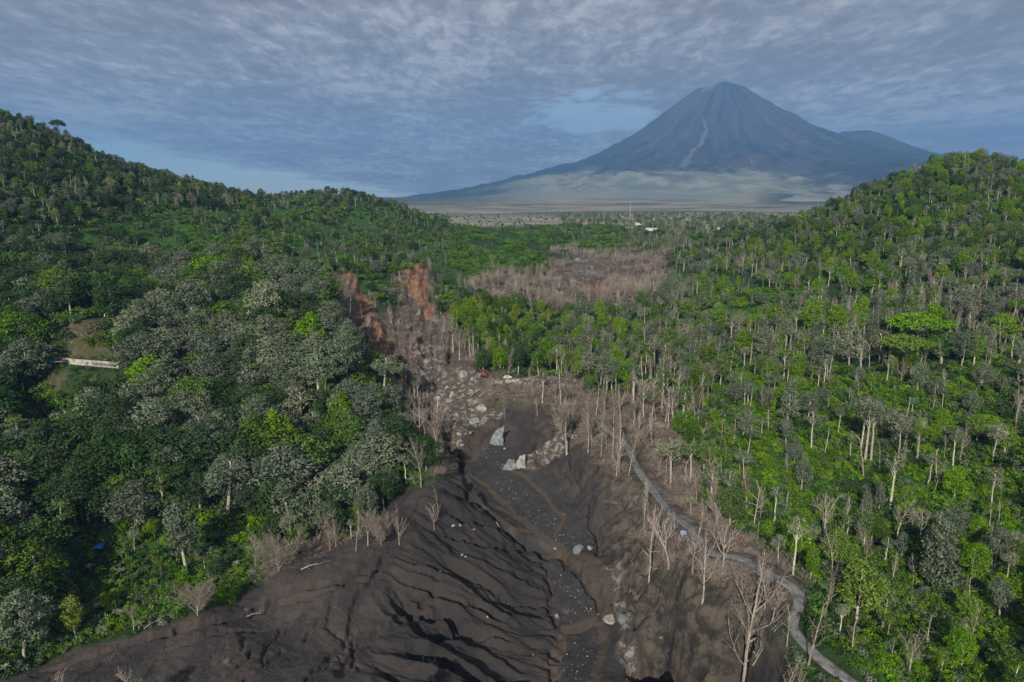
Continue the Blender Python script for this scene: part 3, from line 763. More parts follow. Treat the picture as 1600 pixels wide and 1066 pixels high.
def leaves(mb, rng, c, rc, n, size, flat=1.0, tone=.5, up=.25):
    """n small leaf faces over the upper and outer side of a clump"""
    d = rng.normal(0, 1, (n, 3)); d[:, 2] += up; d /= np.linalg.norm(d, axis=1)[:, None]
    rad = rc * rng.uniform(.72, 1.06, n) ** .8
    p = c + d * rad[:, None] * np.array([1, 1, flat])
    nn = d * .8 + rng.normal(0, .42, (n, 3)); nn[:, 2] += .25; nn /= np.linalg.norm(nn, axis=1)[:, None]
    a = np.cross(nn, rng.normal(0, 1, (n, 3))); a /= np.linalg.norm(a, axis=1)[:, None]; b_ = np.cross(nn, a)
    s = size * rng.uniform(.6, 1.25, n)[:, None]
    v = np.stack([p - a * s * .5, p - b_ * s * .38, p + a * s * .5, p + b_ * s * .38], 1).reshape(-1, 3)
    t = np.repeat(np.clip(tone + rng.normal(0, .22, n), 0, 1), 4)
    mb.add(v, np.arange(n * 4).reshape(n, 4), t)
LEAFY = {   # H, crown radius, crown height, trunk visible fraction
 'round':  dict(H=17, R=4.9, hc=12, n=62, rc=(1.15, 1.9), shape='dome'),
 'broad':  dict(H=18, R=6.2, hc=11.5, n=84, rc=(1.2, 2.1), shape='dome'),
 'tall':   dict(H=20, R=3.7, hc=14, n=58, rc=(1.0, 1.6), shape='oval'),
 'cloud':  dict(H=21, R=4.2, hc=9.5, n=28, rc=(1.1, 1.9), shape='open'),
 'umbrella': dict(H=15, R=8.5, hc=3.2, n=80, rc=(1.1, 1.9), shape='flat', flat=.42),
 'layered': dict(H=21, R=4.2, hc=13, n=30, rc=(1.2, 1.9), shape='layer', flat=.5),
 'cone':   dict(H=19, R=3.6, hc=14.5, n=60, rc=(.9, 1.5), shape='cone'),
 'draped': dict(H=16, R=3.2, hc=14, n=52, rc=(1.0, 1.7), shape='drape'),
 'sparse': dict(H=20, R=2.9, hc=8.0, n=20, rc=(.8, 1.4), shape='open'),
}
def leafy(style, seed, mat, bark, dens=1.0, size=.62):
    sp = LEAFY[style]; rng = np.random.default_rng(seed); H, Rr_, hc = sp['H'], sp['R'], sp['hc']
    tr = MB(); cr = MB()
    lean = rng.normal(0, .03, 2)
    zc = H - hc
    top = H - (1.5 if sp['shape'] != 'flat' else 2.2)
    tz = np.linspace(-.8, top, 7)
    pts = np.stack([lean[0] * tz + rng.normal(0, .12, 7), lean[1] * tz + rng.normal(0, .12, 7), tz], 1)
    r0 = .017 * H + .05
    tube_path(tr, pts, r0 * np.linspace(1.15, .3, 7), 6)
    cen = []
    tries = 0
    while len(cen) < sp['n'] and tries < 4000:
        tries += 1
        th = rng.uniform(0, 6.283); q = rng.uniform(0, 1); sh = sp['shape']
        if sh == 'dome':
            el = rng.uniform(-.75, 1.0); lob = 1 + .28 * math.sin(3 * th + seed) * math.cos(2 * th + seed * 1.7)
            rr_ = Rr_ * lob * math.sqrt(max(0, 1 - el ** 2)) * rng.uniform(.5, 1.05)
            z = zc + hc * .44 + el * hc * .52 + .8 * math.sin(2 * th + seed)
        elif sh == 'oval':
            el = rng.uniform(-1, 1); rr_ = Rr_ * math.sqrt(1 - el * el) * rng.uniform(.4, 1); z = zc + hc / 2 + el * hc / 2 * .9
        elif sh == 'open':
            el = rng.uniform(-.6, 1); rr_ = Rr_ * math.sqrt(1 - el * el) * rng.uniform(.5, 1.1); z = zc + hc / 2 + el * hc / 2 * .85
        elif sh == 'flat':
            rr_ = Rr_ * math.sqrt(q); z = H - .8 - 2.2 * (rr_ / Rr_) ** 2 + rng.normal(0, .35)
        elif sh == 'layer':
            k = rng.integers(0, 5); th = k * 2.4 + rng.normal(0, .7); rr_ = Rr_ * rng.uniform(.2, 1) * (1 - .12 * k); z = zc + hc * (.1 + .2 * k) + rng.normal(0, .3)
        elif sh == 'cone':
            t = rng.uniform(0, 1) ** 1.3; rr_ = Rr_ * (1 - t * .85) * rng.uniform(.5, 1.05); z = zc + t * hc * .95
        else:
            t = rng.uniform(0, 1); rr_ = Rr_ * (.45 + .55 * math.sin(t * 3.0 + .3)) * rng.uniform(.5, 1); z = zc + t * hc * .94
        rc = rng.uniform(*sp['rc'])
        c = np.array([math.cos(th) * rr_ + lean[0] * z, math.sin(th) * rr_ + lean[1] * z, z])
        if any(np.linalg.norm((c - o) * [1, 1, 1.2]) < (rc + ro) * .50 for o, ro in cen): continue
        cen.append((c, rc))
    for c, rc in cen:
        leaves(cr, rng, c, rc, int(44 * dens * (rc / 1.4) ** 2 + 10), size, sp.get('flat', .8), rng.uniform(.25, .75))
    for j in range(min(len(cen), 9 if sp['shape'] != 'flat' else 14)):
        c, rc = cen[j]
        z0 = max(zc * .8, min(c[2] - 1.5 - rng.uniform(0, 3), top - 1)); k = np.interp(z0, tz, np.arange(7)); i = min(int(k), 5)
        s = pts[i] + (pts[i + 1] - pts[i]) * (k - i)
        midp = (s + c) / 2 + np.array([0, 0, .5])
        tube_path(tr, [s, midp, c], [r0 * .4, r0 * .25, r0 * .12], 4)
    return tr.mesh('trunk', bark, False), cr.mesh('crown', mat), H
def shrub(seed, mat, Rr_=1.7, n=9, size=.5, tall=1.0):
    rng = np.random.default_rng(seed); cr = MB()
    for k in range(n):
        th = rng.uniform(0, 6.283); rr_ = Rr_ * math.sqrt(rng.uniform(0, 1))
        rc = rng.uniform(.5, 1.0); c = np.array([math.cos(th) * rr_, math.sin(th) * rr_, rc * .5 + rng.uniform(0, 1.1) * tall])
        leaves(cr, rng, c, rc, 26, size, .9, rng.uniform(.2, .8), .5)
    return cr.mesh('shrub_foliage', mat)
def banana(seed, mat):
    rng = np.random.default_rng(seed); cr = MB()
    for s in range(2):
        bx, by = rng.normal(0, .7, 2); h = rng.uniform(1.8, 3.0)
        tube_path(cr, [(bx, by, -.3), (bx, by, h)], [.16, .1], 5)
        for k in range(7):
            a = k * .9 + rng.uniform(0, .5); L = rng.uniform(1.5, 2.3); w = .28; el = rng.uniform(.5, 1.1)
            dirh = np.array([math.cos(a), math.sin(a), 0]); sd_ = np.array([-math.sin(a), math.cos(a), 0])
            P = [np.array([bx, by, h]) + dirh * L * t * math.cos(el * (1 - t * .3)) + np.array([0, 0, L * (math.sin(el) * t - .55 * t * t)]) for t in (0, .35, .7, 1.0)]
            ww = [.08, w, w * .9, .04]
            v = [];
            for p_, w_ in zip(P, ww): v += [p_ - sd_ * w_, p_ + sd_ * w_]
            cr.add(v, [[0, 1, 3, 2], [2, 3, 5, 4], [4, 5, 7, 6]], rng.uniform(.4, 1))
    return cr.mesh('banana_leaves', mat)

PROTO = []     # (family, colour word, style, trunk mesh, crown mesh, height)
def P_leafy(style, colr, seed, bark='pale', dens=1.0, size=.62):
    t, c, H = leafy(style, seed, LM[colr], BM[bark], dens, size); PROTO.append(('leafy', colr, style, t, c, H)); return len(PROTO) - 1
def P_bare(style, seed, bark='dead'):
    t, c, H = bare(style, seed, BM[bark]); PROTO.append(('bare', bark, style, t, c, H)); return len(PROTO) - 1
I = {}
I['grey'] = [P_leafy('round', 'grey', 1), P_leafy('broad', 'grey', 2), P_leafy('cloud', 'grey', 3), P_leafy('tall', 'grey', 4), P_leafy('round', 'sage', 5)]
I['green'] = [P_leafy('round', 'green', 11), P_leafy('tall', 'green', 12), P_leafy('layered', 'green', 13), P_leafy('broad', 'green', 14)]
I['dark'] = [P_leafy('round', 'dark', 21), P_leafy('broad', 'dark', 22), P_leafy('tall', 'dark', 23)]
I['bright'] = [P_leafy('round', 'bright', 31), P_leafy('umbrella', 'bright', 32, 'pale', .8), P_leafy('tall', 'bright', 33)]
I['yellow'] = [P_leafy('tall', 'yellow', 41), P_leafy('draped', 'yellow', 42)]
I['thin'] = [P_leafy('sparse', 'sage', 51, 'pale', .6), P_leafy('sparse', 'green', 52, 'pale', .7), P_leafy('cloud', 'sage', 53, 'pale', .6), P_leafy('sparse', 'grey', 54, 'pale', .6)]
I['cone'] = [P_leafy('cone', 'grey', 61), P_leafy('draped', 'grey', 62)]
I['fan'] = [P_bare('fan', 101), P_bare('fan', 102)]
I['vase'] = [P_bare('vase', 111)]
I['tallb'] = [P_bare('tall', 121), P_bare('tall', 122, 'pink')]
I['forked'] = [P_bare('forked', 131), P_bare('forked', 132)]
I['sparseb'] = [P_bare('sparse', 141), P_bare('sparse', 142, 'pink')]
I['pole'] = [P_bare('pole', 151)]
I['slender'] = [P_bare('slender', 161, 'pink'), P_bare('slender', 162), P_bare('slender', 163, 'pale')]
BRUSH = [bare('brush', 171, BM['pink']), bare('brush', 172, BM['dead'])]

def visible(x, Y, z):
    """is a point seen from the road-side viewpoint over the base terrain? (arrays)"""
    ok = np.ones(x.shape, bool)
    for t in np.linspace(.3, .985, 36):
        g_ = tab_z(x * t, np.maximum(Y * t, 46)); ok &= (z * t > g_ - .5 + 6 * (Y * t > 330)) | (Y * t < 100)
    return ok
def project(x, Y, z):
    c, s = math.cos(PITCH), math.sin(PITCH)
    d = Y * c - z * s; v = (Y * s + z * c) / d
    return 800 + F * x / d, 533 - F * v, d
def scatter(rng, cell, y0, y1, umax=.86):
    xs, ys = np.meshgrid(np.arange(-umax * y1, umax * y1, cell), np.arange(y0, y1, cell))
    xs = xs + rng.uniform(-.48, .48, xs.shape) * cell; ys = ys + rng.uniform(-.48, .48, xs.shape) * cell
    xs, ys = xs.ravel(), ys.ravel(); m = np.abs(xs) < umax * ys + 12
    return xs[m], ys[m]
rng = np.random.default_rng(7)
TREES = []     # [proto, x, Y, z, height, rot, hero label or None]
def hero(kind, px, py, hpx, label=None, j=0, cat=None, lift=0, wide=1.0):
    x, Y, z = hit(px, py, lift)
    z = float(ground_z(x, Y)[0])
    u, s = ray(px, py - hpx); zt = s * Y
    TREES.append([I[kind][j % len(I[kind])], x, Y, z, max(3.0, zt - z), rng.uniform(0, 6.28), label, (wide, wide)])
HEROES = [
 ('fan',436,893,72,'wide oval dead tree of fine grey twigs on the ash bank left of the valley',0,1.15),
 ('fan',308,962,60,'small oval dead tree, greyish brown, at the very edge of the bare ash fan on the left',1),
 ('vase',886,706,92,'big pale dead tree with spreading limbs on the ash rise above the rock wedge'),
 ('tallb',1163,1012,136,'tallest bare forked tree below the lower bend of the road, standing beside the black gully',0,1.0),
 ('tallb',1097,946,110,'pale bare tree with a thick trunk on the lip of the eroded bench below the road'),
 ('tallb',1082,900,95,'bare pale tree standing just under the upper road stretch, crown reaching over the asphalt',0),
 ('forked',1046,878,88,'bare branching tree beside the blue tarpaulin at the roadside',1),
 ('forked',1129,894,90,'bare tree forking in a V beside the middle of the road',0),
 ('sparseb',1014,904,95,'thin bare tree on the cliff edge left of the blue tarpaulin'),
 ('tallb',1196,942,70,'small candelabra-like bare tree inside the road bend',0),
 ('forked',1206,978,78,'bare tree with reddish dead leaves between the bend and the gully',1),
 ('sparseb',1228,1030,90,'bare leaning tree on the lower verge beside the road',0),
 ('sparseb',1262,1048,120,'tall thin bare tree crossing in front of the lowest road stretch',1),
 ('bright',1432,562,72,'wide flat-topped bright green tree on the right hillside, the upper of the two',1),
 ('bright',1412,590,66,'wide flat-topped vivid green tree on the right hillside, the lower of the two',1),
 ('grey',1326,578,70,'round sage-grey tree left of the flat-topped bright green trees',4),
 ('cone',1230,668,82,'dark grey-green conical tree with a pale stem on the right slope',0),
 ('thin',1267,704,66,'sage-coloured tree with a long white stem on the right slope',0),
 ('thin',1352,722,98,'tallest of the white-stemmed trees in the tight clump on the right slope',0),
 ('thin',1360,724,100,'white-stemmed tree at the right side of the tight clump on the right slope',3),
 ('thin',1345,708,90,'white-stemmed tree at the left side of the tight clump on the right slope',2),
 ('forked',1407,608,48,'bare forked tree just below the flat-topped green trees',0),
 ('thin',1385,605,52,'thin half-bare tree left of the bare fork on the right hillside',0),
 ('cone',1463,922,110,'grey tree draped in creepers from top to base near the lower right',1),
 ('forked',1420,1062,78,'large bare tree with many spreading branches near the bottom right',0),
 ('tallb',1300,900,78,'tall bare tree above the road bend on the right',0),
 ('pole',1376,984,50,'bare white pole of a broken tree standing alone in the bright green cover'),
 ('thin',1548,796,66,'pale-stemmed tree on the lower right slope near the photo edge',0),
 ('bright',486,562,72,'dense round bright green tree above the left-hand forest',0),
 ('bright',540,572,52,'bright green tree right of the dense round bright green one',0),
 ('green',318,772,84,'layered cedar-like tree with open flat branches in the left forest',2),
 ('green',400,750,100,'broad fresh green tree in the middle of the left forest',3),
 ('thin',478,712,62,'half-bare pale tree rising from the left forest',0),
 ('umb',92,223,36,'lone umbrella-shaped tree on the skyline of the left ridge',0,.6),
 ('grey',420,528,86,'tall sage-grey tree on top of the grove left of the landslide',4),
 ('grey',300,520,78,'large grey-green tree at the upper edge of the left grove',1),
 ('grey',352,560,70,'grey tree with a pale crown in the upper left grove',4),
 ('grey',290,892,112,'tall ash-grey tree above the bright green undergrowth at the lower left',3),
 ('grey',405,800,76,'dense rounded grey tree just left of the valley bank',0),
 ('yellow',120,1000,70,'yellow-green small-crowned tree near the lower left corner',0),
 ('grey',40,1030,100,'large grey-green tree in the lower left corner',1),
 ('forked',575,852,62,'pale dead tree in the thicket at the foot of the left forest',0),
 ('fan',596,850,58,'bushy pinkish dead tree on the ash edge left of the valley',1),
 ('forked',624,850,44,'small curved dead tree on the ash edge, nearest the valley',1),
 ('sparseb',556,862,52,'thin leaning dead tree with a forked top on the ash bank',0),
 ('sparseb',684,790,34,'thin dead sapling standing on the ash crest',1),
 ('forked',583,775,76,'dead white tree among the green at the left edge of the valley',1),
 ('tallb',658,760,82,'pale tree with bare upcurved branches at the top of the ash bank',0),
 ('thin',545,735,78,'grey tree with a pale straight stem left of the valley head',0),
 ('tallb',657,700,95,'tall slim dead tree at the left edge of the ravine',0),
 ('sparseb',622,655,58,'drooping dead tree with hanging branches at the ravine mouth',0),
 ('sparseb',789,655,38,'thin dead tree standing alone on the ash flat under the terrace',1),
 ('sparseb',840,650,32,'small thin dead tree on the ash flat, right of the lone one',0),
 ('slender',919,706,92,'first tall bare stem right of the big spreading dead tree',1),
 ('slender',939,714,86,'second tall bare stem right of the big spreading dead tree',1),
 ('slender',957,712,96,'third tall bare stem right of the big spreading dead tree',0),
 ('slender',982,742,98,'bare pinkish stem just before the road comes out of the trees',0),
 ('slender',833,622,52,'pale bare stem in front of the white terrace wall',2),
 ('pole',1010,560,50,'bare pale snag on the forested rise in the centre',0),
 ('thin',1210,815,58,'half-bare tree rising from the bright green slope above the road',3),
 ('pole',1183,845,32,'bare white stub on the bright green slope just above the road',0),
 ('thin',1022,585,60,'grey-crowned tree with a long stem in the central rise',2),
 ('forked',96,1080,34,'low spreading bleached dead tree at the bottom left corner',0),
 ('forked',205,1078,42,'fallen-looking bleached dead tree at the bottom edge of the ash fan',1),
 ('forked',678,816,32,'small antler-shaped bleached dead tree on the ash crest',0),
]
I['umb'] = [P_leafy('umbrella', 'dark', 34, 'brown', .9)]
for h_ in HEROES:
    hero(h_[0], h_[1], h_[2], h_[3], h_[4], h_[5] if len(h_) > 5 else 0, wide=h_[6] if len(h_) > 6 else 1.0)
hx_ = np.array([[t[1], t[2]] for t in TREES])

DENSE = W([(-40,430),(180,440),(300,430),(420,420),(500,470),(560,560),(610,650),(640,720),(600,780),(540,830),(430,850),(330,850),(240,830),(120,900),(60,1000),(-60,1040)])
OPENR = GREENS[0:2]
WINDOWS = [(78, 492, 190, 584, hit(130, 500)[1]), (55, 600, 95, 650, hit(80, 610)[1]), (762, 588, 815, 604, hit(790, 592)[1]), (145, 855, 165, 868, hit(156, 862)[1])]
def gen_trees():
    xs = []; 
    for cell, y0, y1 in [(5.2, 118, 420), (7.5, 420, 700), (10.5, 700, 1350)]:
        x, y = scatter(rng, cell, y0, y1); xs.append(np.stack([x, y], 1))
    x, y = scatter(rng, 12, 1350, 2300, .42); xs.append(np.stack([x, y], 1)[rng.uniform(size=len(x)) < .7])
    a = np.concatenate(xs); x, Y = a[:, 0], a[:, 1]
    zn = zones(x, Y); z = ground_z(x, Y, zn)
    vis = visible(x, Y, z + 14)
    px, py, d = project(x, Y, z)
    inD = inpoly(x, Y, DENSE)
    NZ = fbm(x / 60, Y / 60, 301, 3)
    for i in np.nonzero(vis & (px > -110) & (px < 1710) & (py < 1230))[0]:
        if zn['pink'][i] > .5 and zn['road'][i] < 8 and rng.uniform() < .7: continue
        if zn['ash'][i] > .25 or zn['clear'][i] > .3 or zn['road'][i] < 5.0 or zn['pale'][i] > .5 or zn['orange'][i] > .3: continue
        if np.min(np.hypot(hx_[:, 0] - x[i], hx_[:, 1] - Y[i])) < 4.2: continue
        q = rng.uniform(); r = rng.uniform(); X, y = px[i], py[i]; D = Y[i]; nz = NZ[i]
        k = None; h = rng.uniform(10, 17)
        if zn['pink'][i] > .5:
            if D > 380: 
                if q < (.18 if (870 < X < 960 and 400 < y < 470) else .5): k = rng.choice(['slender', 'slender', 'tallb', 'fan', 'sparseb']); h = rng.uniform(9, 15)
            elif q < .60: k = rng.choice(['slender', 'slender', 'sparseb', 'tallb', 'forked', 'tallb', 'pole', 'thin']); h = rng.uniform(7, 20)
            if 1000 < X < 1260 and y > 840 and q > .16: k = None
            if X < 715 and 400 < y < 620 and q > .16: k = None
        elif inD[i]:
            if q < .90:
                if X < 230: k = rng.choice(['dark', 'dark', 'green', 'dark', 'grey', 'dark'])  # mostly dark leaves at the far left: its shade put into leaf colour
                else: k = rng.choice(['grey', 'grey', 'grey', 'dark', 'green', 'cone'] if nz > -.1 else ['grey', 'green', 'dark', 'bright', 'grey', 'thin'])
                h = rng.uniform(9, 23)
            if zn['green'][i] > .5 and q > .28: k = None
        elif X < 700 and D > 330:      # far left slope: plantation and small trees
            if y < 330 or X < 130:
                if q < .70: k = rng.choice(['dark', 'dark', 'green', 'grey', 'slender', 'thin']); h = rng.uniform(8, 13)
            elif q < (.16 if zn['green'][i] > .5 else .5): k = rng.choice(['dark', 'green', 'dark', 'grey', 'thin', 'slender']); h = rng.uniform(6, 11)
        elif 540 < X < 875 and D > 480 and 320 < y < 445:
            if q < .16: k = rng.choice(['dark', 'green', 'slender', 'green']); h = rng.uniform(4, 7)
        elif X < 870 and D > 480:
            if q < (.10 if X > 640 and y > 340 and y < 440 else .4): k = rng.choice(['dark', 'green', 'green', 'slender']); h = rng.uniform(6, 10)
        elif D > 1350:
            if q < .9: k = rng.choice(['slender', 'slender', 'thin', 'green', 'sparseb']); h = rng.uniform(8, 14)
        elif D > 700 and X > 850:
            if q < .55: k = rng.choice(['slender', 'slender', 'thin', 'thin', 'tallb', 'grey']) if X < 1160 else rng.choice(['thin', 'dark', 'grey', 'green', 'slender']); h = rng.uniform(9, 16)
            if 860 < X < 985 and 350 < y < 395 and q > .10: k = None
        elif X < 600:
            if q < .55: k = rng.choice(['dark', 'grey', 'green', 'thin', 'bright']); h = rng.uniform(8, 14)
            if y > 860: 
                k = rng.choice(['thin', 'slender', 'yellow', 'bright', 'dark', 'pole', 'grey']) if q < .20 else None; h = rng.uniform(5, 10)
        elif X < 1000:
            if X < 710: k = rng.choice(['thin', 'grey', 'slender', 'dark', 'tallb']) if q < .5 else None
            elif q < .62: k = rng.choice(['green', 'thin', 'thin', 'slender', 'grey', 'bright', 'tallb'] if X > 860 else ['green', 'dark', 'green', 'slender', 'bright', 'yellow']); h = rng.uniform(8, 15)
        else:
            if zn['green'][i] > .5 and y > 420:
                if q < .20: k = rng.choice(['grey', 'thin', 'sparseb', 'pole', 'slender', 'thin', 'bright', 'grey']); h = rng.uniform(6, 13)
            elif y < 420:
                if q < .85: k = rng.choice(['grey', 'thin', 'green', 'yellow', 'dark', 'green', 'thin', 'bright']); h = rng.uniform(9, 15)
            elif X < 1120 and q < .8: k = rng.choice(['thin', 'slender', 'grey', 'thin', 'green', 'tallb']); h = rng.uniform(9, 16)
            elif q < .50: k = rng.choice(['grey', 'thin', 'thin', 'green', 'thin', 'bright', 'forked', 'slender', 'thin', 'slender', 'cone', 'sparseb', 'tallb']); h = rng.uniform(9, 19)
            if zn['road'][i] < 9 and h > 9: k = None if rng.uniform() < .6 else 'sparseb'
        if k is None: continue
        tp = y - h * F / d[i] * .9
        if any(X > w0 - 26 and X < w1 + 26 and tp < w3 and y > w2 and D < Yw - 2 for w0, w2, w1, w3, Yw in WINDOWS): continue
        if D < 200: h *= .9
        pool = I[k]; j = int(rng.integers(0, len(pool)))
        if k == 'bright' and j == 1: j = 0
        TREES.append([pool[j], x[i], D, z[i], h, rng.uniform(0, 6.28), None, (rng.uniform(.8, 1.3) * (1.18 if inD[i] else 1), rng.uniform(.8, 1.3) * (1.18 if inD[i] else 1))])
gen_trees()
print('trees', len(TREES))
# ------------------------------------------------------------------ things and their parts
def empty(name, loc, rz=0.0, sc_=1.0, label=None, cat=None, group=None):
    o = bpy.data.objects.new(name, None); o.empty_display_size = .5
    o.location = loc; o.rotation_euler = (0, 0, rz); o.scale = sc_ if isinstance(sc_, tuple) else (sc_,) * 3
    col.objects.link(o)
    if label: o['label'] = label
    if cat: o['category'] = cat
    if group: o['group'] = group
    return o
def child(name, me, parent):
    o = bpy.data.objects.new(name, me); col.objects.link(o); o.parent = parent; return o
def tag(o, label, cat, group=None):
    o['label'] = label; o['category'] = cat
    if group: o['group'] = group
    return o

PROTO_OBJS = {}
def clip16(s):
    return ' '.join(s.split()[:16]) if s else s
def put_tree(t, label, group=None):
    pi, x, Y, z, h, rot, _, wide = t
    fam, colr, style, mt, mc, H = PROTO[pi]
    k = h / H
    nm = 'leafy_tree' if fam == 'leafy' else 'bare_tree'
    r = empty(nm, (x, Y, z - .15), rot, (k * wide[0], k * wide[1], k), clip16(label), 'tree' if fam == 'leafy' else 'dead tree', group)
    a = child('trunk', mt, r); b = child('crown' if fam == 'leafy' else 'branches', mc, r) if mc else None
    PROTO_OBJS.setdefault(pi, (a, b) if b else (a,))
    return r

# which trees are individuals: the 300 of each family that show largest
allT = TREES
meas = []
for n, t in enumerate(allT):
    px, py, d = project(t[1], t[2], t[3] + t[4] * .5)
    H = F * t[4] / d
    inside = (-20 < px < 1620) and py < 1090
    vis1 = bool(visible(np.array([t[1]]), np.array([t[2]]), np.array([t[3] + t[4] * .9]))[0])
    meas.append((H + (1000 if t[6] else 0) if (inside and vis1) else -1, px, py, H))
fam_of = [PROTO[t[0]][0] for t in allT]
chosen = set()
for fam in ('leafy', 'bare'):
    idx = [n for n in range(len(allT)) if fam_of[n] == fam and meas[n][0] > 0]
    idx.sort(key=lambda n: -meas[n][0]); chosen |= set(idx[:298])
COLW = {'grey': 'ash-grey', 'sage': 'pale sage', 'green': 'mid-green', 'dark': 'dark green', 'bright': 'bright green', 'yellow': 'yellow-green',
        'dead': 'bleached', 'pink': 'pinkish brown', 'pale': 'pale'}
STW = {'round': 'round-crowned', 'broad': 'broad-crowned', 'tall': 'tall', 'cloud': 'open-crowned', 'umbrella': 'flat-topped', 'layered': 'layered', 'cone': 'conical',
       'draped': 'creeper-draped', 'sparse': 'thin-crowned', 'fan': 'bushy', 'vase': 'spreading', 'forked': 'forked', 'pole': 'snapped', 'slender': 'slender'}
def where(px, py, Y, x):
    """words for the place a tree stands in"""
    if px < 640:
        if py < 340 and px < 420: a = 'high on the left ridge'
        elif py < 470: a = 'on the left plantation slope' if px > 180 else 'on the shaded left flank'
        elif py < 640:
            a = 'beside the small left clearing' if px < 230 else ('in the grove by the landslide' if px > 380 else 'in the upper left forest')
        elif py < 780: a = 'deep in the left forest' if px < 380 else 'on the spur above the ash'
        else: a = 'in the dark lower-left forest' if px < 180 else ('over undergrowth by the ash fan' if px < 420 else 'along the left ash edge')
    elif px < 1000:
        if py < 420: a = 'below the far village plateau'
        elif py < 500: a = 'around the far brown ravine'
        elif py < 600: a = 'on the central green rise'
        elif px < 760: a = 'on the rocky ravine mouth'
        else: a = 'on the bank behind the basin'
    elif px < 1260 and py > 780: a = 'between valley cliff and road' if x < .2 * Y + 30 else 'above the road'
    else:
        if py < 400: a = 'near the right-hand skyline' if px > 1150 else 'on the far grey rise'
        elif py < 520: a = 'high on the right hillside' if px > 1230 else 'on the right hill shoulder'
        elif py < 680: a = 'halfway up the right hillside' if px > 1230 else 'in the wood right of centre'
        elif py < 860: a = 'on the lower right hillside' if px > 1260 else 'on the slope above the road'
        else: a = 'in thicket right of the road'
    return a
groups_ = {}
for n in sorted(chosen):
    t = allT[n]
    if t[6]: continue
    fam, colr, style = PROTO[t[0]][:3]; _, px, py, H = meas[n]
    size = 'tall' if H > 62 else ('small' if H < 34 else 'mid-sized')
    w = where(px, py, t[2], t[1]); st = STW[style]
    if style == 'tall': st = 'narrow-crowned' if fam == 'leafy' else 'straight-stemmed'
    if style == 'sparse' and fam == 'bare': st = 'thin straggly'
    noun = 'tree' if fam == 'leafy' else 'dead tree'
    groups_.setdefault((w, f'{size} {COLW[colr]} {st} {noun}'), []).append(n)
ORD = ['leftmost', 'second from left', 'third from left', 'fourth from left', 'fifth from left']
LAB = {}
for (w, s), mem in groups_.items():
    mem.sort(key=lambda n: meas[n][1])
    if len(mem) == 1: LAB[mem[0]] = (f'{s} {w}', None)
    elif len(mem) <= 6:
        for k, n in enumerate(mem):
            o = 'rightmost' if k == len(mem) - 1 else ORD[k]
            LAB[n] = (f'{s} {w}, {o} of these', None)
    else:
        for k, n in enumerate(mem): LAB[n] = (f'{s} {w}', f'{s}s {w}')
rest = []
for n, t in enumerate(allT):
    if n in chosen:
        lab, grp = (t[6], None) if t[6] else LAB[n]
        put_tree(t, lab, grp or ('living trees of the valley' if fam_of[n] == 'leafy' else 'dead trees of the valley'))
    else: rest.append(n)

def stuff_gn(name, protos, P, rotz, scl, idx, label, tilt=None):
    """one object that repeats ready meshes over many ground points"""
    me = bpy.data.meshes.new(name)
    me.vertices.add(len(P)); me.vertices.foreach_set('co', np.asarray(P, np.float32).ravel())
    for nm, arr, ty in (('rz', rotz, 'FLOAT'), ('which', idx, 'INT')):
        a = me.attributes.new(nm, ty, 'POINT'); a.data.foreach_set('value', np.asarray(arr, np.float32 if ty == 'FLOAT' else np.int32))
    a = me.attributes.new('scl', 'FLOAT_VECTOR', 'POINT'); a.data.foreach_set('vector', np.asarray(scl, np.float32).ravel())
    o = bpy.data.objects.new(name, me); col.objects.link(o)
    ng = bpy.data.node_groups.new(name + '_nodes', 'GeometryNodeTree')
    ng.interface.new_socket('Geometry', in_out='INPUT', socket_type='NodeSocketGeometry')
    ng.interface.new_socket('Geometry', in_out='OUTPUT', socket_type='NodeSocketGeometry')
    N = ng.nodes; L = ng.links
    gi = N.new('NodeGroupInput'); go = N.new('NodeGroupOutput'); jn = N.new('GeometryNodeJoinGeometry')
    def na(nm, ty):
        q = N.new('GeometryNodeInputNamedAttribute'); q.data_type = ty; q.inputs[0].default_value = nm; return q.outputs[0]
    rz, sc2, wh = na('rz', 'FLOAT'), na('scl', 'FLOAT_VECTOR'), na('which', 'INT')
    cx = N.new('ShaderNodeCombineXYZ'); L.new(rz, cx.inputs[2])
    for k, objs in enumerate(protos):
        if not (np.asarray(idx) == k).any(): continue
        cmp_ = N.new('FunctionNodeCompare'); cmp_.data_type = 'INT'; cmp_.operation = 'EQUAL'
        ii = [s for s in cmp_.inputs if s.type == 'INT']; L.new(wh, ii[0]); ii[1].default_value = k
        j2 = N.new('GeometryNodeJoinGeometry')
        for ob in objs:
            oi = N.new('GeometryNodeObjectInfo'); oi.inputs[0].default_value = ob; oi.transform_space = 'ORIGINAL'
            L.new(oi.outputs['Geometry'], j2.inputs[0])
        ip = N.new('GeometryNodeInstanceOnPoints')
        L.new(gi.outputs[0], ip.inputs['Points']); L.new(cmp_.outputs[0], ip.inputs['Selection']); L.new(j2.outputs[0], ip.inputs['Instance'])
        L.new(cx.outputs[0], ip.inputs['Rotation']); L.new(sc2, ip.inputs['Scale'])
        L.new(ip.outputs[0], jn.inputs[0])
    L.new(jn.outputs[0], go.inputs[0])
    md = o.modifiers.new('scatter', 'NODES'); md.node_group = ng
    o['kind'] = 'stuff'; o['label'] = label
    return o
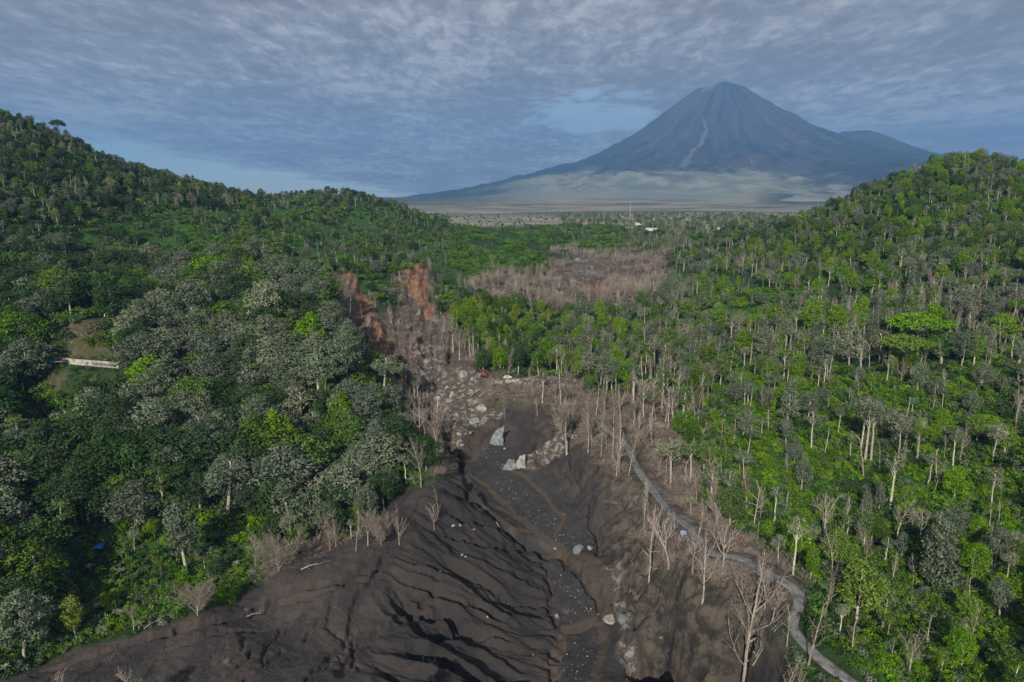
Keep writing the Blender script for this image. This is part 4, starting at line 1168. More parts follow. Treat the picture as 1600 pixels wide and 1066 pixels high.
# the rest of the wood: as two masses
for fam, nm, lab in (('leafy', 'forest', 'mixed living forest covering the hills further off'), ('bare', 'dead_forest', 'thin grey dead forest standing further off')):
    R_ = [n for n in rest if fam_of[n] == fam]
    used = sorted(set(allT[n][0] for n in R_)); used = [u for u in used if u in PROTO_OBJS]
    R_ = [n for n in R_ if allT[n][0] in used]
    mp = {u: k for k, u in enumerate(used)}
    stuff_gn(nm, [PROTO_OBJS[u] for u in used], [(allT[n][1], allT[n][2], allT[n][3] - .2) for n in R_], [allT[n][5] for n in R_],
             [(allT[n][4] / PROTO[allT[n][0]][5] * allT[n][7][0], allT[n][4] / PROTO[allT[n][0]][5] * allT[n][7][1], allT[n][4] / PROTO[allT[n][0]][5]) for n in R_],
             [mp[allT[n][0]] for n in R_], lab)

# ------------------------------------------------------------------ undergrowth
SH = [shrub(501, LM['green'], 1.9, 10), shrub(502, LM['green'], 2.2, 12, .5, 1.6), shrub(503, LM['bright'], 2.0, 11), shrub(504, LM['bright'], 1.6, 9, .45, .7),
      shrub(505, LM['dark'], 2.1, 11), shrub(506, LM['yellow'], 1.8, 9, .45, .8), shrub(507, LM['grey'], 1.9, 10)]
BA = [banana(520, LM['green']), banana(521, LM['sage'])]
def first(name, me, px, py, label, cat, s=1.0):
    x, Y, z = hit(px, py); z = float(ground_z(x, Y)[0])
    r = empty(name, (x, Y, z), .5, s); tag(r, label, cat)
    nm = {'shrub': 'foliage', 'banana_plant': 'foliage', 'dead_bush': 'twigs'}[name]
    return child(nm, me, r)
so = [first('shrub', SH[0], 1300, 960, 'green leafy shrub on the verge right of the lower road', 'shrub'), first('shrub', SH[1], 250, 940, 'green shrub above the left ash edge', 'shrub', 1.2),
      first('shrub', SH[2], 1200, 740, 'bright green shrub on the open slope above the road', 'shrub', 1.2), first('shrub', SH[3], 1180, 700, 'low bright green shrub near the top of the open slope', 'shrub'),
      first('shrub', SH[4], 205, 915, 'dark green shrub over the ash edge at the lower left', 'shrub', 1.2), first('shrub', SH[5], 1395, 960, 'yellow-green shrub beside the lone white snag', 'shrub'),
      first('shrub', SH[6], 1150, 770, 'ash-grey shrub on the bright slope near the road', 'shrub')]
bo = [first('banana_plant', BA[0], 358, 880, 'green banana plant near the left ash bank', 'banana plant'), first('banana_plant', BA[1], 368, 890, 'pale drooping banana plant near the left ash bank', 'banana plant')]
do = [first('dead_bush', BRUSH[0][1], 1105, 900, 'pinkish dead bush below the road on the eroded bench', 'dead bush'), first('dead_bush', BRUSH[1][1], 600, 842, 'bleached dead bush on the ash edge', 'dead bush')]
def scatter_cover():
    P, rz, sc_, ix = [], [], [], []; P2, rz2, sc2, ix2 = [], [], [], []; P3, rz3, sc3, ix3 = [], [], [], []
    for cell, y0, y1, big in [(2.0, 112, 250, .85), (3.0, 250, 420, 1.15), (4.6, 420, 720, 1.7), (7.5, 720, 1350, 2.6)]:
        x, Y = scatter(rng, cell, y0, y1, .82)
        zn = zones(x, Y); z = ground_z(x, Y, zn)
        keep = visible(x, Y, z + 4) & ((zn['ash'] < .2) | ((zn['bank'] > .5) & (rng.uniform(size=x.shape) < .22)) | (rng.uniform(size=x.shape) < .004)) & ((zn['clear'] < .45) | (rng.uniform(size=x.shape) < .3)) & (zn['road'] > np.where(zn['pink'] > .3, 5.0, 3.4)) & (dpoly(x, Y, W([(80, 566), (190, 584)]))[0] > 1.8) & (zn['orange'] < .3) & (zn['pale'] < .4)
        q = rng.uniform(size=x.shape); nz = fbm(x / 22, Y / 22, 311, 3); n4 = fbm(x / 7, Y / 7, 315, 2)
        px, py, _ = project(x, Y, z); inD = inpoly(x, Y, DENSE)
        for i in np.nonzero(keep)[0]:
            s = big * rng.uniform(.6, 1.25) * (1.6 if inD[i] else 1) * (.3 if (70 < px[i] < 200 and 545 < py[i] < 625) else 1)
            if zn['ash'][i] > .2:
                s *= .55; P3.append((x[i], Y[i], z[i])); rz3.append(rng.uniform(0, 6.28)); sc3.append((s, s, s * rng.uniform(.3, .9))); ix3.append(int(rng.uniform() < .5)); continue
            if zn['pink'][i] > .35:
                if q[i] < (.14 if (px[i] < 715 and 400 < py[i] < 620) else (.28 if Y[i] > 380 else .5)): P3.append((x[i], Y[i], z[i])); rz3.append(rng.uniform(0, 6.28)); sc3.append((s * 1.0, s * 1.0, s * rng.uniform(.6, 1.3) * .8)); ix3.append(int(rng.uniform() < .35))
                continue
            if px[i] < 700 and Y[i] > 400 and zn['green'][i] > .4 and py[i] > 300 and py[i] < 440 and q[i] < .55:
                P2.append((x[i], Y[i], z[i])); rz2.append(rng.uniform(0, 6.28)); t = big * rng.uniform(.5, .9); sc2.append((t, t, t)); ix2.append(int(rng.uniform() < .5)); continue
            if px[i] < 460 and py[i] > 860 and q[i] < .10:
                P2.append((x[i], Y[i], z[i])); rz2.append(rng.uniform(0, 6.28)); t = big * rng.uniform(.8, 1.3); sc2.append((t, t, t)); ix2.append(int(rng.uniform() < .3)); continue
            if q[i] > .86 or n4[i] < -.55: continue
            if 540 < px[i] < 875 and 320 < py[i] < 445 and Y[i] > 480: k = int(rng.choice([0, 1, 2, 0, 3])); s *= .8
            elif zn['green'][i] > .4 and nz[i] > -.25: k = int(rng.choice([2, 3, 2, 0, 1, 1, 6, 5 if rng.uniform() < .5 else 2]))
            elif nz[i] > .15: k = int(rng.choice([0, 1, 2, 6]))
            else: k = int(rng.choice([0, 4, 1, 4, 6]))
            if px[i] < 160 and k in (2, 3, 5): k = 4  # dark shrubs replace bright ones here, shade of the far left as colour
            P.append((x[i], Y[i], z[i] - .1)); rz.append(rng.uniform(0, 6.28)); sc_.append((s, s, s * rng.uniform(.7, 1.3))); ix.append(k)
    print('cover', len(P), len(P2), len(P3))
    stuff_gn('undergrowth', [(o,) for o in so], P, rz, sc_, ix, 'dense green undergrowth and creepers covering the slopes')
    stuff_gn('banana_plantation', [(o,) for o in bo], P2, rz2, sc2, ix2, 'massed banana plants on the left slope')
    stuff_gn('dead_brush', [(o,) for o in do], P3, rz3, sc3, ix3, 'pinkish dead brush on the scorched ground')
scatter_cover()
# ------------------------------------------------------------------ the road
def plain_mat(name, c1, c2, sc_=2.0, rough=.85, lo=.35, hi=.65, detail=5):
    m, g, b = new_mat(name, rough)
    po = g.n('ShaderNodeNewGeometry').outputs['Position']
    g.put(b.inputs['Base Color'], g.mix(g.ss(g.noise(po, sc_, detail, .65), lo, hi), c1, c2)); return m
asph = plain_mat('ash_covered_asphalt', (.075, .075, .076), (.19, .185, .18), .45, .9, .3, .62)
def dense(pts, step):
    out = []
    for (a, b) in zip(pts[:-1], pts[1:]):
        n = max(1, int(math.hypot(b[0] - a[0], b[1] - a[1]) / step))
        for k in range(n): out.append((a[0] + (b[0] - a[0]) * k / n, a[1] + (b[1] - a[1]) * k / n))
    out.append(pts[-1]); return out
def smooth(pts, it=3):
    p = np.array(pts)
    for _ in range(it): p[1:-1] = (p[:-2] + 2 * p[1:-1] + p[2:]) / 4
    return p
RP = smooth(dense(ROAD, 1.2), 6)
_, tt = dpoly(RP[:, 0], RP[:, 1], ROAD)
rzv = np.interp(tt * (len(ROAD) - 1), np.arange(len(ROAD)), RDZ)
for _ in range(4): rzv[1:-1] = (rzv[:-2] + 2 * rzv[1:-1] + rzv[2:]) / 4
dr = np.gradient(RP, axis=0); dr /= np.linalg.norm(dr, axis=1)[:, None]; nr = np.stack([-dr[:, 1], dr[:, 0]], 1)
hw = 1.4 + .35 * fbm(np.arange(len(RP)) / 9.0, np.zeros(len(RP)), 401, 2)
cols_ = [-1.15, -1, -.5, 0, .5, 1, 1.15]
X_ = np.stack([RP[:, 0] + nr[:, 0] * hw * c for c in cols_], 1); Y_ = np.stack([RP[:, 1] + nr[:, 1] * hw * c for c in cols_], 1)
Z_ = np.stack([rzv + (.10 if abs(c) <= 1 else -.35) + .03 * (1 - c * c) for c in cols_], 1)
road = grid_mesh('road', X_, Y_, Z_, asph); road['kind'] = 'structure'
# ------------------------------------------------------------------ rocks
ROCK = plain_mat('pale_rock', (.13, .125, .115), (.31, .295, .265), .9, .9, .35, .6)
ROCKB = plain_mat('blue_grey_rock', (.10, .115, .12), (.22, .235, .235), .7, .9, .35, .65)
def rock_mesh(name, seed, mat, sub=3, flat=.7, rough_=.35):
    rr_ = np.random.default_rng(seed)
    bm = bmesh.new(); bmesh.ops.create_icosphere(bm, subdivisions=sub, radius=1.0)
    pl = rr_.normal(0, 1, (9, 3)); pl /= np.linalg.norm(pl, axis=1)[:, None]; of = rr_.uniform(.42, .85, 9)
    for v in bm.verts:
        c = np.array(v.co)
        for p, o in zip(pl, of):
            e = c @ p - o
            if e > 0: c = c - p * e
        c = c * (1 + rough_ * .35 * float(fbm(np.array([c[0] * 2 + seed]), np.array([c[1] * 2 + c[2]]), seed, 3)[0]))
        v.co = Vector((c[0], c[1], c[2] * flat))
    me = bpy.data.meshes.new(name); bm.to_mesh(me); bm.free(); me.materials.append(mat); return me
RM = [rock_mesh('boulder', s, m, 3, f) for s, m, f in [(1, ROCK, .7), (2, ROCK, .8), (3, ROCKB, .75), (4, ROCK, .6), (5, ROCKB, .9)]]
def boulder(px, py, wpx, j, label, group=None, hz=1.0, rot=None, tilt=0.0, wy=1.0):
    x, Y, z = hit(px, py); z = float(ground_z(x, Y)[0]); _, _, d = project(x, Y, z)
    r = wpx * (.5 if wpx > 18 else .34) * d / F
    o = bpy.data.objects.new('boulder', RM[j]); col.objects.link(o)
    o.location = (x, Y, z + r * .08 * hz); o.scale = (r, r * wy, r * hz); o.rotation_euler = (tilt, tilt * .5, rng.uniform(0, 6.28) if rot is None else rot)
    tag(o, label, 'boulder', group); return o
BL = [
 (905,861,20,2,'grey-white boulder wedged in the narrows of the river right of the ash mound',1.2),(921,857,16,0,'cream boulder at the foot of the cliff beside the river narrows',1.6),
 (868,856,9,0,'small pale boulder on the ash rim left of the river narrows',1.0),(795,826,9,0,'pale stone beside the fallen branches on the ash ridge',1),
 (708,815,11,0,'pale stone, leftmost in the row along the upper ash gully',1),(718,817,9,1,'pale stone, second in the row along the upper ash gully',1),(740,826,8,0,'pale stone, last in the row along the upper ash gully',1),
 (722,870,9,0,'round pale stone on the upper part of the ash mound',1),(728,876,7,1,'smaller stone just right of the round one on the ash mound',1),(688,898,7,0,'white stone midway down the ash mound',1),
 (678,905,6,3,'small white stone left of centre on the ash mound',1),(752,936,7,0,'white stone on the middle rill of the ash mound',1),(705,962,9,1,'round grey stone at the head of the black gully',1),
 (726,1044,10,2,'grey stone in the lowest black gully',1),(835,888,7,0,'pale stone at the right shoulder of the ash mound',1),(762,971,6,0,'tiny white stone low on the ash mound',1),
 (934,956,9,0,'round cream stone alone in the lower river bed',1.1),(833,1025,6,3,'single white stone on the dark flat at the bottom',1),(871,963,11,0,'upright cream stone at the corner of the ash mound',1.5),
 (955,967,26,3,'flat pale ledge of rock where the river turns',.6),(974,974,20,2,'blue-grey rock wedge below the pale ledge',1.5),(1033,994,9,2,'bluish stone alone in the black cavity under the cliff',1.1),
 (868,657,10,0,'brownish stone on the ash hump under the terrace, the larger one',1),(879,664,8,3,'smaller stone beside the brownish one on the ash hump',1),(789,702,8,0,'small pale stone below the rock wedge in the basin',1),
 (1123,985,12,0,'pale stone at the right end of the eroded bench',1),(1180,1002,8,3,'pale stone low on the bank near the bottom road bend',1),
 (744,658,26,0,'long cream rock slab at the foot of the ravine cliff',.7),(735,678,18,2,'bluish slab where the stream leaves the ravine',.6),(752,640,20,1,'cream rock above the long slab at the cliff foot',.9),
 (706,620,16,0,'tall pale rock face block in the ravine mouth, the upper one',2.0),(714,650,14,1,'pale block in the ravine mouth below the tall one',1.6),(726,590,22,0,'cream rock outcrop under the wooded spur',1.3),
 (668,604,14,2,'grey rock on the left wall of the ravine mouth',1.2),(655,590,12,2,'small grey rock higher on the left wall of the ravine',1),
]
BL += [(903,408,13,0,'cream rock slab on the dark wall of the far ravine',1.3),(898,428,13,3,'pale rubble rock in the far ravine, left side',.7),(916,427,8,2,'small grey rock in the far ravine, right side',1.0),
 (648,606,13,2,'grey block high in the ravine mouth, left side',1.2),(676,598,15,0,'pale block on the right lip of the upper ravine',1.3),(684,622,17,1,'large pale block in the middle of the ravine mouth',1.2),
 (698,604,12,0,'pale block beside the fallen trunks under the terrace',1.2),(700,668,15,1,'pale block low on the left wall of the ravine',1.1),(716,682,18,0,'cream block on the ravine lip above the ash basin',1.1),
 (722,700,12,3,'small cream block at the lower ravine lip',1.1),(708,724,11,0,'pale block at the top edge of the ash ridge',1.0),(738,612,13,1,'cream block below the terrace, left part',1.1),(764,618,10,0,'upright cream block below the terrace, right part',1.7),
 (672,560,14,2,'grey outcrop in the middle of the landslide foot',1.0),(660,540,12,2,'small grey outcrop higher in the landslide foot',1.0)]
for px, py, w, j, lab, hz in BL: boulder(px, py, w, j, clip16(lab), None, hz)
def fin(px, py, pts, mat, lab):
    x, Y, z = hit(px, py); z = float(ground_z(x, Y)[0]); k = project(x, Y, z)[2] / F
    bm = bmesh.new(); rr_ = np.random.default_rng(px)
    for a, b_, c_ in pts: bm.verts.new((a * k, b_ * k, c_ * k * .62))
    bmesh.ops.convex_hull(bm, input=bm.verts); 
    bmesh.ops.subdivide_edges(bm, edges=bm.edges[:], cuts=7, use_grid_fill=True)
    for v in bm.verts:
        c = v.co; n_ = float(fbm(np.array([c.x * .5 + c.z * .2 + px]), np.array([c.y * .5 + c.z * .4]), 77, 4)[0])
        v.co = Vector((c.x * (1 + .24 * n_), c.y * (1 + .28 * n_), c.z * (1 + .14 * n_)))
    me = bpy.data.meshes.new('boulder'); bm.to_mesh(me); me.materials.append(mat)
    o = bpy.data.objects.new('boulder', me); col.objects.link(o); o.location = (x, Y, z - .6); tag(o, lab, 'boulder')
fin(776, 694, [(-12,-3,-2),(11,-5,-2),(-11,14,-2),(12,16,-2),(-10,-1,10),(9,-3,12),(-6,3,26),(10,2,24),(3,6,42),(10,8,43),(0,12,30)], ROCKB, 'tall wedge-shaped bluish boulder standing in the ash basin')
fin(798, 731, [(-14,-3,-2),(8,-5,-2),(-10,12,-2),(8,12,-2),(-10,0,6),(0,-2,18),(7,-2,16),(-2,8,20),(6,8,19)], ROCKB, 'low bluish boulder at the lower end of the rock ridge')
fin(812, 731, [(-6,-3,-2),(9,-4,-2),(-6,14,-2),(10,14,-2),(-5,0,18),(8,-1,20),(0,5,32),(8,5,33),(7,10,30)], ROCK, 'taller cream boulder joined to the right of the low bluish one')
rl = [(838,702),(848,694),(856,686),(868,680),(880,676),(892,672),(846,706),(874,690),(888,684),(900,680),(862,700)]
for k, (a, b) in enumerate(rl): boulder(a, b, [13, 10, 15, 11, 9, 12, 8, 9, 10, 8, 7][k], k % 2 * 3, 'pale rock of the jagged ridge right of the ash basin', 'rocks of the jagged ridge', 1.2)
cl_ = [(104,505),(98,512),(118,520),(128,524),(112,535),(160,545),(168,548)]
for k, (a, b) in enumerate(cl_): boulder(a, b, 5.5, 0, 'small white stone in the clearing on the left hill', 'stones in the left clearing', 1)
# tiny stones in the river bed: past counting
cobo = RM[0]; protos_ = [o for o in bpy.data.objects if o.name.startswith('boulder') and o.data in RM]
pr = [next(o for o in protos_ if o.data == RM[0]), next(o for o in protos_ if o.data == RM[3]), next(o for o in protos_ if o.data == RM[2])]
P, rz, s_, ix = [], [], [], []
x, Y = scatter(rng, .75, 140, 330, .3)
zn = zones(x, Y); n1 = fbm(x / 10, Y / 10, 421, 4)
strips = [W([(760,735),(820,760),(870,800),(905,845),(880,860),(840,820),(790,780)]), W([(865,890),(890,895),(935,925),(930,960),(900,975),(885,940)]), W([(870,1000),(930,985),(925,1066),(880,1066)]), W([(730,690),(770,700),(820,740),(780,740)])]
den = np.zeros(x.shape)
for q in strips: den = np.maximum(den, _softq(x, Y, q, 3))
spot = W([(975,990),(1120,1020),(1130,1066),(980,1070)])
den = np.maximum(den * (.35 + .65 * (n1 > .02)), _softq(x, Y, spot, 2) * .5)
u_ = rng.uniform(size=x.shape)
keep = (u_ < den * .22 * (1 - zn['silt']) + zn['bed'] * .012 + zn['pale'] * .10 + zn['ash'] * .0015) & (zn['silt'] < .5)
z = ground_z(x, Y, zn)
for i in np.nonzero(keep)[0]:
    r = .09 + .24 * rng.uniform() ** 2.5
    P.append((x[i], Y[i], z[i] + r * .2)); rz.append(rng.uniform(0, 6.28)); s_.append((r, r, r)); ix.append(int(rng.choice([0, 0, 1, 2])))
stuff_gn('cobbles', [(o,) for o in pr], P, rz, s_, ix, 'pale stones strewn over the dark river bed')
print('cobbles', len(P))

# ------------------------------------------------------------------ walls, sheds, tarpaulins
def box_mesh(name, dims, mat, off=(0, 0, 0), bev=.0, jag=0.0, seed=1, seg=1):
    bm = bmesh.new(); bmesh.ops.create_cube(bm, size=1.0)
    for v in bm.verts: v.co = Vector((v.co.x * dims[0] + off[0], v.co.y * dims[1] + off[1], v.co.z * dims[2] + off[2]))
    if seg > 1:
        bmesh.ops.subdivide_edges(bm, edges=[e for e in bm.edges if abs((e.verts[0].co - e.verts[1].co).x) > dims[0] * .9], cuts=seg)
        rr_ = np.random.default_rng(seed); jj = {}
        for v in bm.verts:
            k = round(v.co.x, 2); 
            if k not in jj: jj[k] = rr_.uniform(-jag, jag * .3)
            if v.co.z > off[2]: v.co.z += jj[k]
            else: v.co.z += rr_.uniform(-jag, 0)
    if bev: bmesh.ops.bevel(bm, geom=bm.edges[:], offset=bev, segments=1, affect='EDGES')
    me = bpy.data.meshes.new(name); bm.to_mesh(me); bm.free(); me.materials.append(mat); return me
def cyl_mesh(name, r, h, mat, off=(0, 0, 0), n=8, r2=None):
    bm = bmesh.new(); bmesh.ops.create_cone(bm, segments=n, radius1=r, radius2=r if r2 is None else r2, depth=h, cap_ends=True)
    bmesh.ops.translate(bm, verts=bm.verts, vec=Vector(off) + Vector((0, 0, h / 2)))
    me = bpy.data.meshes.new(name); bm.to_mesh(me); bm.free(); me.materials.append(mat); return me
CONC = plain_mat('weathered_concrete', (.20, .19, .17), (.46, .43, .38), .6, .9, .35, .62)
CONCD = plain_mat('stained_concrete', (.09, .085, .09), (.19, .18, .185), .8, .9)
WHITE = plain_mat('white_paint', (.55, .54, .50), (.72, .71, .67), 1.5, .6)
BLUE = plain_mat('blue_tarpaulin', (.02, .13, .42), (.03, .20, .55), 1.2, .5)
BLUEP = plain_mat('faded_blue_tarpaulin', (.16, .20, .42), (.26, .31, .55), 1.2, .5)
RUST = plain_mat('rusty_sheet', (.28, .17, .10), (.50, .40, .30), 1.0, .7)
REDM = plain_mat('rusty_red_paint', (.14, .045, .03), (.24, .08, .05), 2, .7)
TILE = plain_mat('roof_tiles', (.20, .13, .10), (.33, .25, .20), 1, .8)
METAL = plain_mat('zinc_roof', (.36, .37, .36), (.60, .60, .58), 1, .6)
TURQ = plain_mat('turquoise_paint', (.25, .46, .43), (.34, .56, .52), 1, .5)
GLASS = plain_mat('dark_window', (.02, .025, .03), (.04, .045, .05), 1, .2)
STEEL = plain_mat('pale_steel', (.36, .36, .35), (.5, .5, .48), 1, .5)
RUB = plain_mat('black_rubber', (.012, .012, .012), (.025, .025, .025), 3, .9)
def gpos(px, py, lift=0): 
    x, Y, z = hit(px, py); return (x, Y, float(ground_z(x, Y)[0]) + lift)
# long wall on the left hill
a_ = gpos(84, 564); b2_ = gpos(187, 580)
Lw = math.hypot(b2_[0] - a_[0], b2_[1] - a_[1]); ang_ = math.atan2(b2_[1] - a_[1], b2_[0] - a_[0])
w_ = empty('retaining_wall', ((a_[0] + b2_[0]) / 2, (a_[1] + b2_[1]) / 2, WZ - .3), ang_)
tag(w_, 'long pale stained concrete wall at the foot of the left clearing', 'wall')
child('wall_face', box_mesh('wall_face', (Lw, .4, 3.4), CONC, (0, 0, 1.2), 0, .05, 3, 18), w_)
for q, (ox, ln) in enumerate([(-Lw * .33, Lw * .16), (Lw * .28, Lw * .34), (Lw * .02, Lw * .05)]):
    child('stained_panel', box_mesh('stained_panel', (ln, .06, 1.3), CONCD, (ox, -.232, 1.6)), w_)
child('coping', box_mesh('coping', (Lw + .2, .56, .14), CONC, (0, 0, 2.98)), w_)
s = gpos(82, 578); sh = empty('shelter', s, .1); tag(sh, 'open shelter with a bright blue tarpaulin roof below the long wall', 'shelter')
child('blue_roof', box_mesh('blue_roof', (4.2, 3.4, .12), BLUE, (-1.2, 0, 2.5), .02, .25, 5, 5), sh)
child('sheet_roof', box_mesh('sheet_roof', (3.6, 2.0, .10), RUST, (2.9, -.4, 2.1)), sh)
pm = cyl_mesh('post', .07, 2.5, STEEL)
for ox, oy in ((-3.1, -1.5), (-3.1, 1.5), (.7, -1.5), (.7, 1.5), (4.4, -1.2), (4.4, .4)): child('post', pm, sh).location = (ox, oy, -.15)
def tarp(px, py, w, d_, mat, lab, lift=1.4, tilt=.25):
    p = gpos(px, py, lift)
    gx_, gy_ = np.meshgrid(np.linspace(-w / 2, w / 2, 9), np.linspace(-d_ / 2, d_ / 2, 7))
    zz_ = .12 * fbm(gx_ * 1.2 + px, gy_ * 1.2, 431, 3) * 2 - .12 * np.abs(gx_) - tilt * -gy_
    o = grid_mesh('tarpaulin', gx_, gy_, zz_, mat); o.location = p; sm = o.modifiers.new('thick', 'SOLIDIFY'); sm.thickness = .03
    tag(o, lab, 'tarpaulin')
tarp(1068, 836, 1.7, 1.5, BLUEP, 'faded blue tarpaulin lying on the slope left of the upper road', .5, .5)
tarp(156, 862, 3.0, 2.4, BLUE, 'blue tarpaulin half hidden by trees in the lower left forest', 3.0, .3)
tarp(353, 668, 2.0, 1.6, METAL, 'pale sheet glimpsed between crowns in the left forest', 7.0, .3)
# broken white walls on the terrace
def slab(px0, px1, py, h_, lab, seed):
    a = gpos(px0, py); b = gpos(px1, py); L_ = math.hypot(b[0] - a[0], b[1] - a[1])
    o = empty('retaining_wall', ((a[0] + b[0]) / 2, (a[1] + b[1]) / 2, min(a[2], b[2]) + h_ * .3), math.atan2(b[1] - a[1], b[0] - a[0])); tag(o, lab, 'wall')
    child('wall_face', box_mesh('wall_face', (L_, .5, h_), WALLW, (0, 0, 0), 0, h_ * .3, seed, 11), o)
    child('ledge', box_mesh('ledge', (L_ * .9, .9, .12), CONC, (0, .1, h_ * .5 + .1), 0, .05, seed, 5), o)
WALLW = plain_mat('pale_masonry', (.33, .31, .27), (.50, .475, .41), .5, .9)
slab(767, 785, 602, 2.6, 'half-round broken pale wall on the terrace, the left one', 8)
slab(789, 811, 599, 2.0, 'long broken pale wall on the terrace, the right one', 9)
# vehicles on the terrace
def wheels(par, xs_, y_, r):
    wm = cyl_mesh('tyre', r, .22, RUB, (0, 0, -.11), 14); rm = cyl_mesh('rim', r * .55, .24, STEEL, (0, 0, -.12), 10)
    for xx in xs_:
        for sgn in (-1, 1):
            wl = child('wheel', wm, par); wl.location = (xx, sgn * y_, r); wl.rotation_euler = (R(90), 0, 0)
            rmo = child('rim', rm, wl)
p = gpos(793, 592, .0); car = empty('parked_car', p, .15); tag(car, 'small white car parked on the terrace above the right pale wall', 'car')
bmx = bmesh.new()
prof = [(-2.1,.35),(-2.1,.95),(-1.5,1.05),(-1.0,1.55),(.7,1.55),(1.25,1.02),(2.1,.9),(2.15,.35)]
vv = [[bmx.verts.new((a, sg * .85 * (1 if b < 1.1 else .85), b)) for a, b in prof] for sg in (-1, 1)]
for k in range(len(prof)): bmx.faces.new((vv[0][k], vv[0][(k + 1) % 8], vv[1][(k + 1) % 8], vv[1][k]))
bmx.faces.new(vv[0][::-1]); bmx.faces.new(vv[1]); bmesh.ops.recalc_face_normals(bmx, faces=bmx.faces)
me = bpy.data.meshes.new('body'); bmx.to_mesh(me); me.materials.append(WHITE); child('body', me, car)
for sg in (-1, 1): child('window', box_mesh('window', (1.5, .03, .34), GLASS, (-.15, sg * .80, 1.28)), car)
wheels(car, (-1.35, 1.35), .80, .33)
p = gpos(757, 591, 0); ex = empty('excavator', p, 2.6); tag(ex, 'small rusty red digging machine at the left end of the terrace', 'excavator')
child('body', box_mesh('body', (3.0, 2.2, 1.3), REDM, (0, 0, 1.6), .1), ex)
cb = child('cab', box_mesh('cab', (1.2, 1.0, 1.3), REDM, (.8, -.5, 2.9), .06), ex); child('window', box_mesh('window', (.8, 1.04, .7), GLASS, (.95, -.5, 3.0)), cb)
for sg in (-1, 1): child('track', box_mesh('track', (3.6, .55, .9), RUB, (0, sg * 1.1, .45), .2), ex)
am = MB(); tube_path(am, [(1.2, .4, 2.1), (3.2, .4, 4.4), (5.2, .4, 3.0), (5.6, .4, 1.0)], [.28, .24, .2, .15], 4); child('arm', am.mesh('arm', REDM, False), ex)
child('bucket', box_mesh('bucket', (.8, 1.0, .8), RUST, (5.6, .4, .7), .1), ex)
# fallen trunks
def log(pa, pb, r, lab, lift=.4):
    a = np.array(gpos(*pa, lift)); b = np.array(gpos(*pb, lift)); lg = empty('fallen_trunk', tuple(a)); tag(lg, lab, 'fallen tree')
    v = b - a; m = MB(); k = 7; pts = [v * t + np.array([0, 0, .4 * math.sin(t * 3.1)]) for t in np.linspace(0, 1, k)]
    tube_path(m, pts, r * np.linspace(1, .45, k), 6); child('trunk', m.mesh('trunk', BM['dead'], False), lg)
    m2 = MB()
    for q in range(6):
        s0 = pts[2 + q % 5]; dd = v / np.linalg.norm(v) * rng.uniform(.5, 1.4) + rng.normal(0, .8, 3) + np.array([0, 0, .5]); tube_path(m2, [s0, s0 + dd * .6, s0 + dd * rng.uniform(1, 2.2)], [r * .4, r * .25, r * .1], 4)
    child('branches', m2.mesh('branches', BM['dead'], False), lg)
for a, b, r, lab in [((683,652),(702,672),.32,'white fallen trunk lying down the rock ledge, the steepest'),((684,651),(712,664),.3,'white fallen trunk across the rock ledge, the middle one'),
    ((688,650),(712,656),.28,'curved white fallen trunk across the rock ledge, the top one'),((775,812),(800,828),.16,'bleached fallen branch wood beside the stones on the ash ridge'),
    ((385,966),(408,960),.14,'small heap of bleached branches on the open ash fan'),((225,985),(248,972),.2,'fallen pale trunk leaning at the left ash edge'),
    ((470,890),(498,885),.2,'yellowish fallen branches on the left ash bank'),((1182,1012),(1210,1000),.16,'long bleached fallen poles beside the black gully, the lower'),((1178,1022),(1212,1006),.14,'long bleached fallen poles beside the black gully, the upper'),
    ((735,622),(752,610),.25,'weathered fallen trunk on the slope under the terrace, left'),((748,620),(765,612),.22,'weathered fallen trunk on the slope under the terrace, right')]:
    log(a, b, r, clip16(lab))
# the far village
def house(px, py, w, d_, h_, rf, lab, wall=WHITE):
    x, Y, z = hit(px, py); z = float(base_z(np.array([x]), np.array([Y]))[0]) 
    hs = empty('house', (x, Y, z), rng.uniform(-.3, .3)); tag(hs, lab, 'house', 'houses of the far village')
    child('wall', box_mesh('wall', (w, d_, h_), wall, (0, 0, h_ / 2)), hs)
    bm = bmesh.new(); hx2, hy2 = w / 2 + .5, d_ / 2 + .5; rv = [bm.verts.new(c) for c in [(-hx2, -hy2, h_), (hx2, -hy2, h_), (hx2, hy2, h_), (-hx2, hy2, h_), (-hx2, 0, h_ + 2), (hx2, 0, h_ + 2)]]
    for f in [(0, 1, 5, 4), (2, 3, 4, 5), (0, 4, 3), (1, 2, 5), (3, 2, 1, 0)]: bm.faces.new([rv[i] for i in f])
    me = bpy.data.meshes.new('roof'); bm.to_mesh(me); me.materials.append(rf); child('roof', me, hs)
    for ox in (-w * .3, w * .3): child('window', box_mesh('window', (1.2, .1, 1.2), GLASS, (ox, -d_ / 2 - .03, h_ * .55)), hs)
    child('door', box_mesh('door', (1.1, .1, 2.1), TILE, (0, -d_ / 2 - .03, 1.05)), hs)
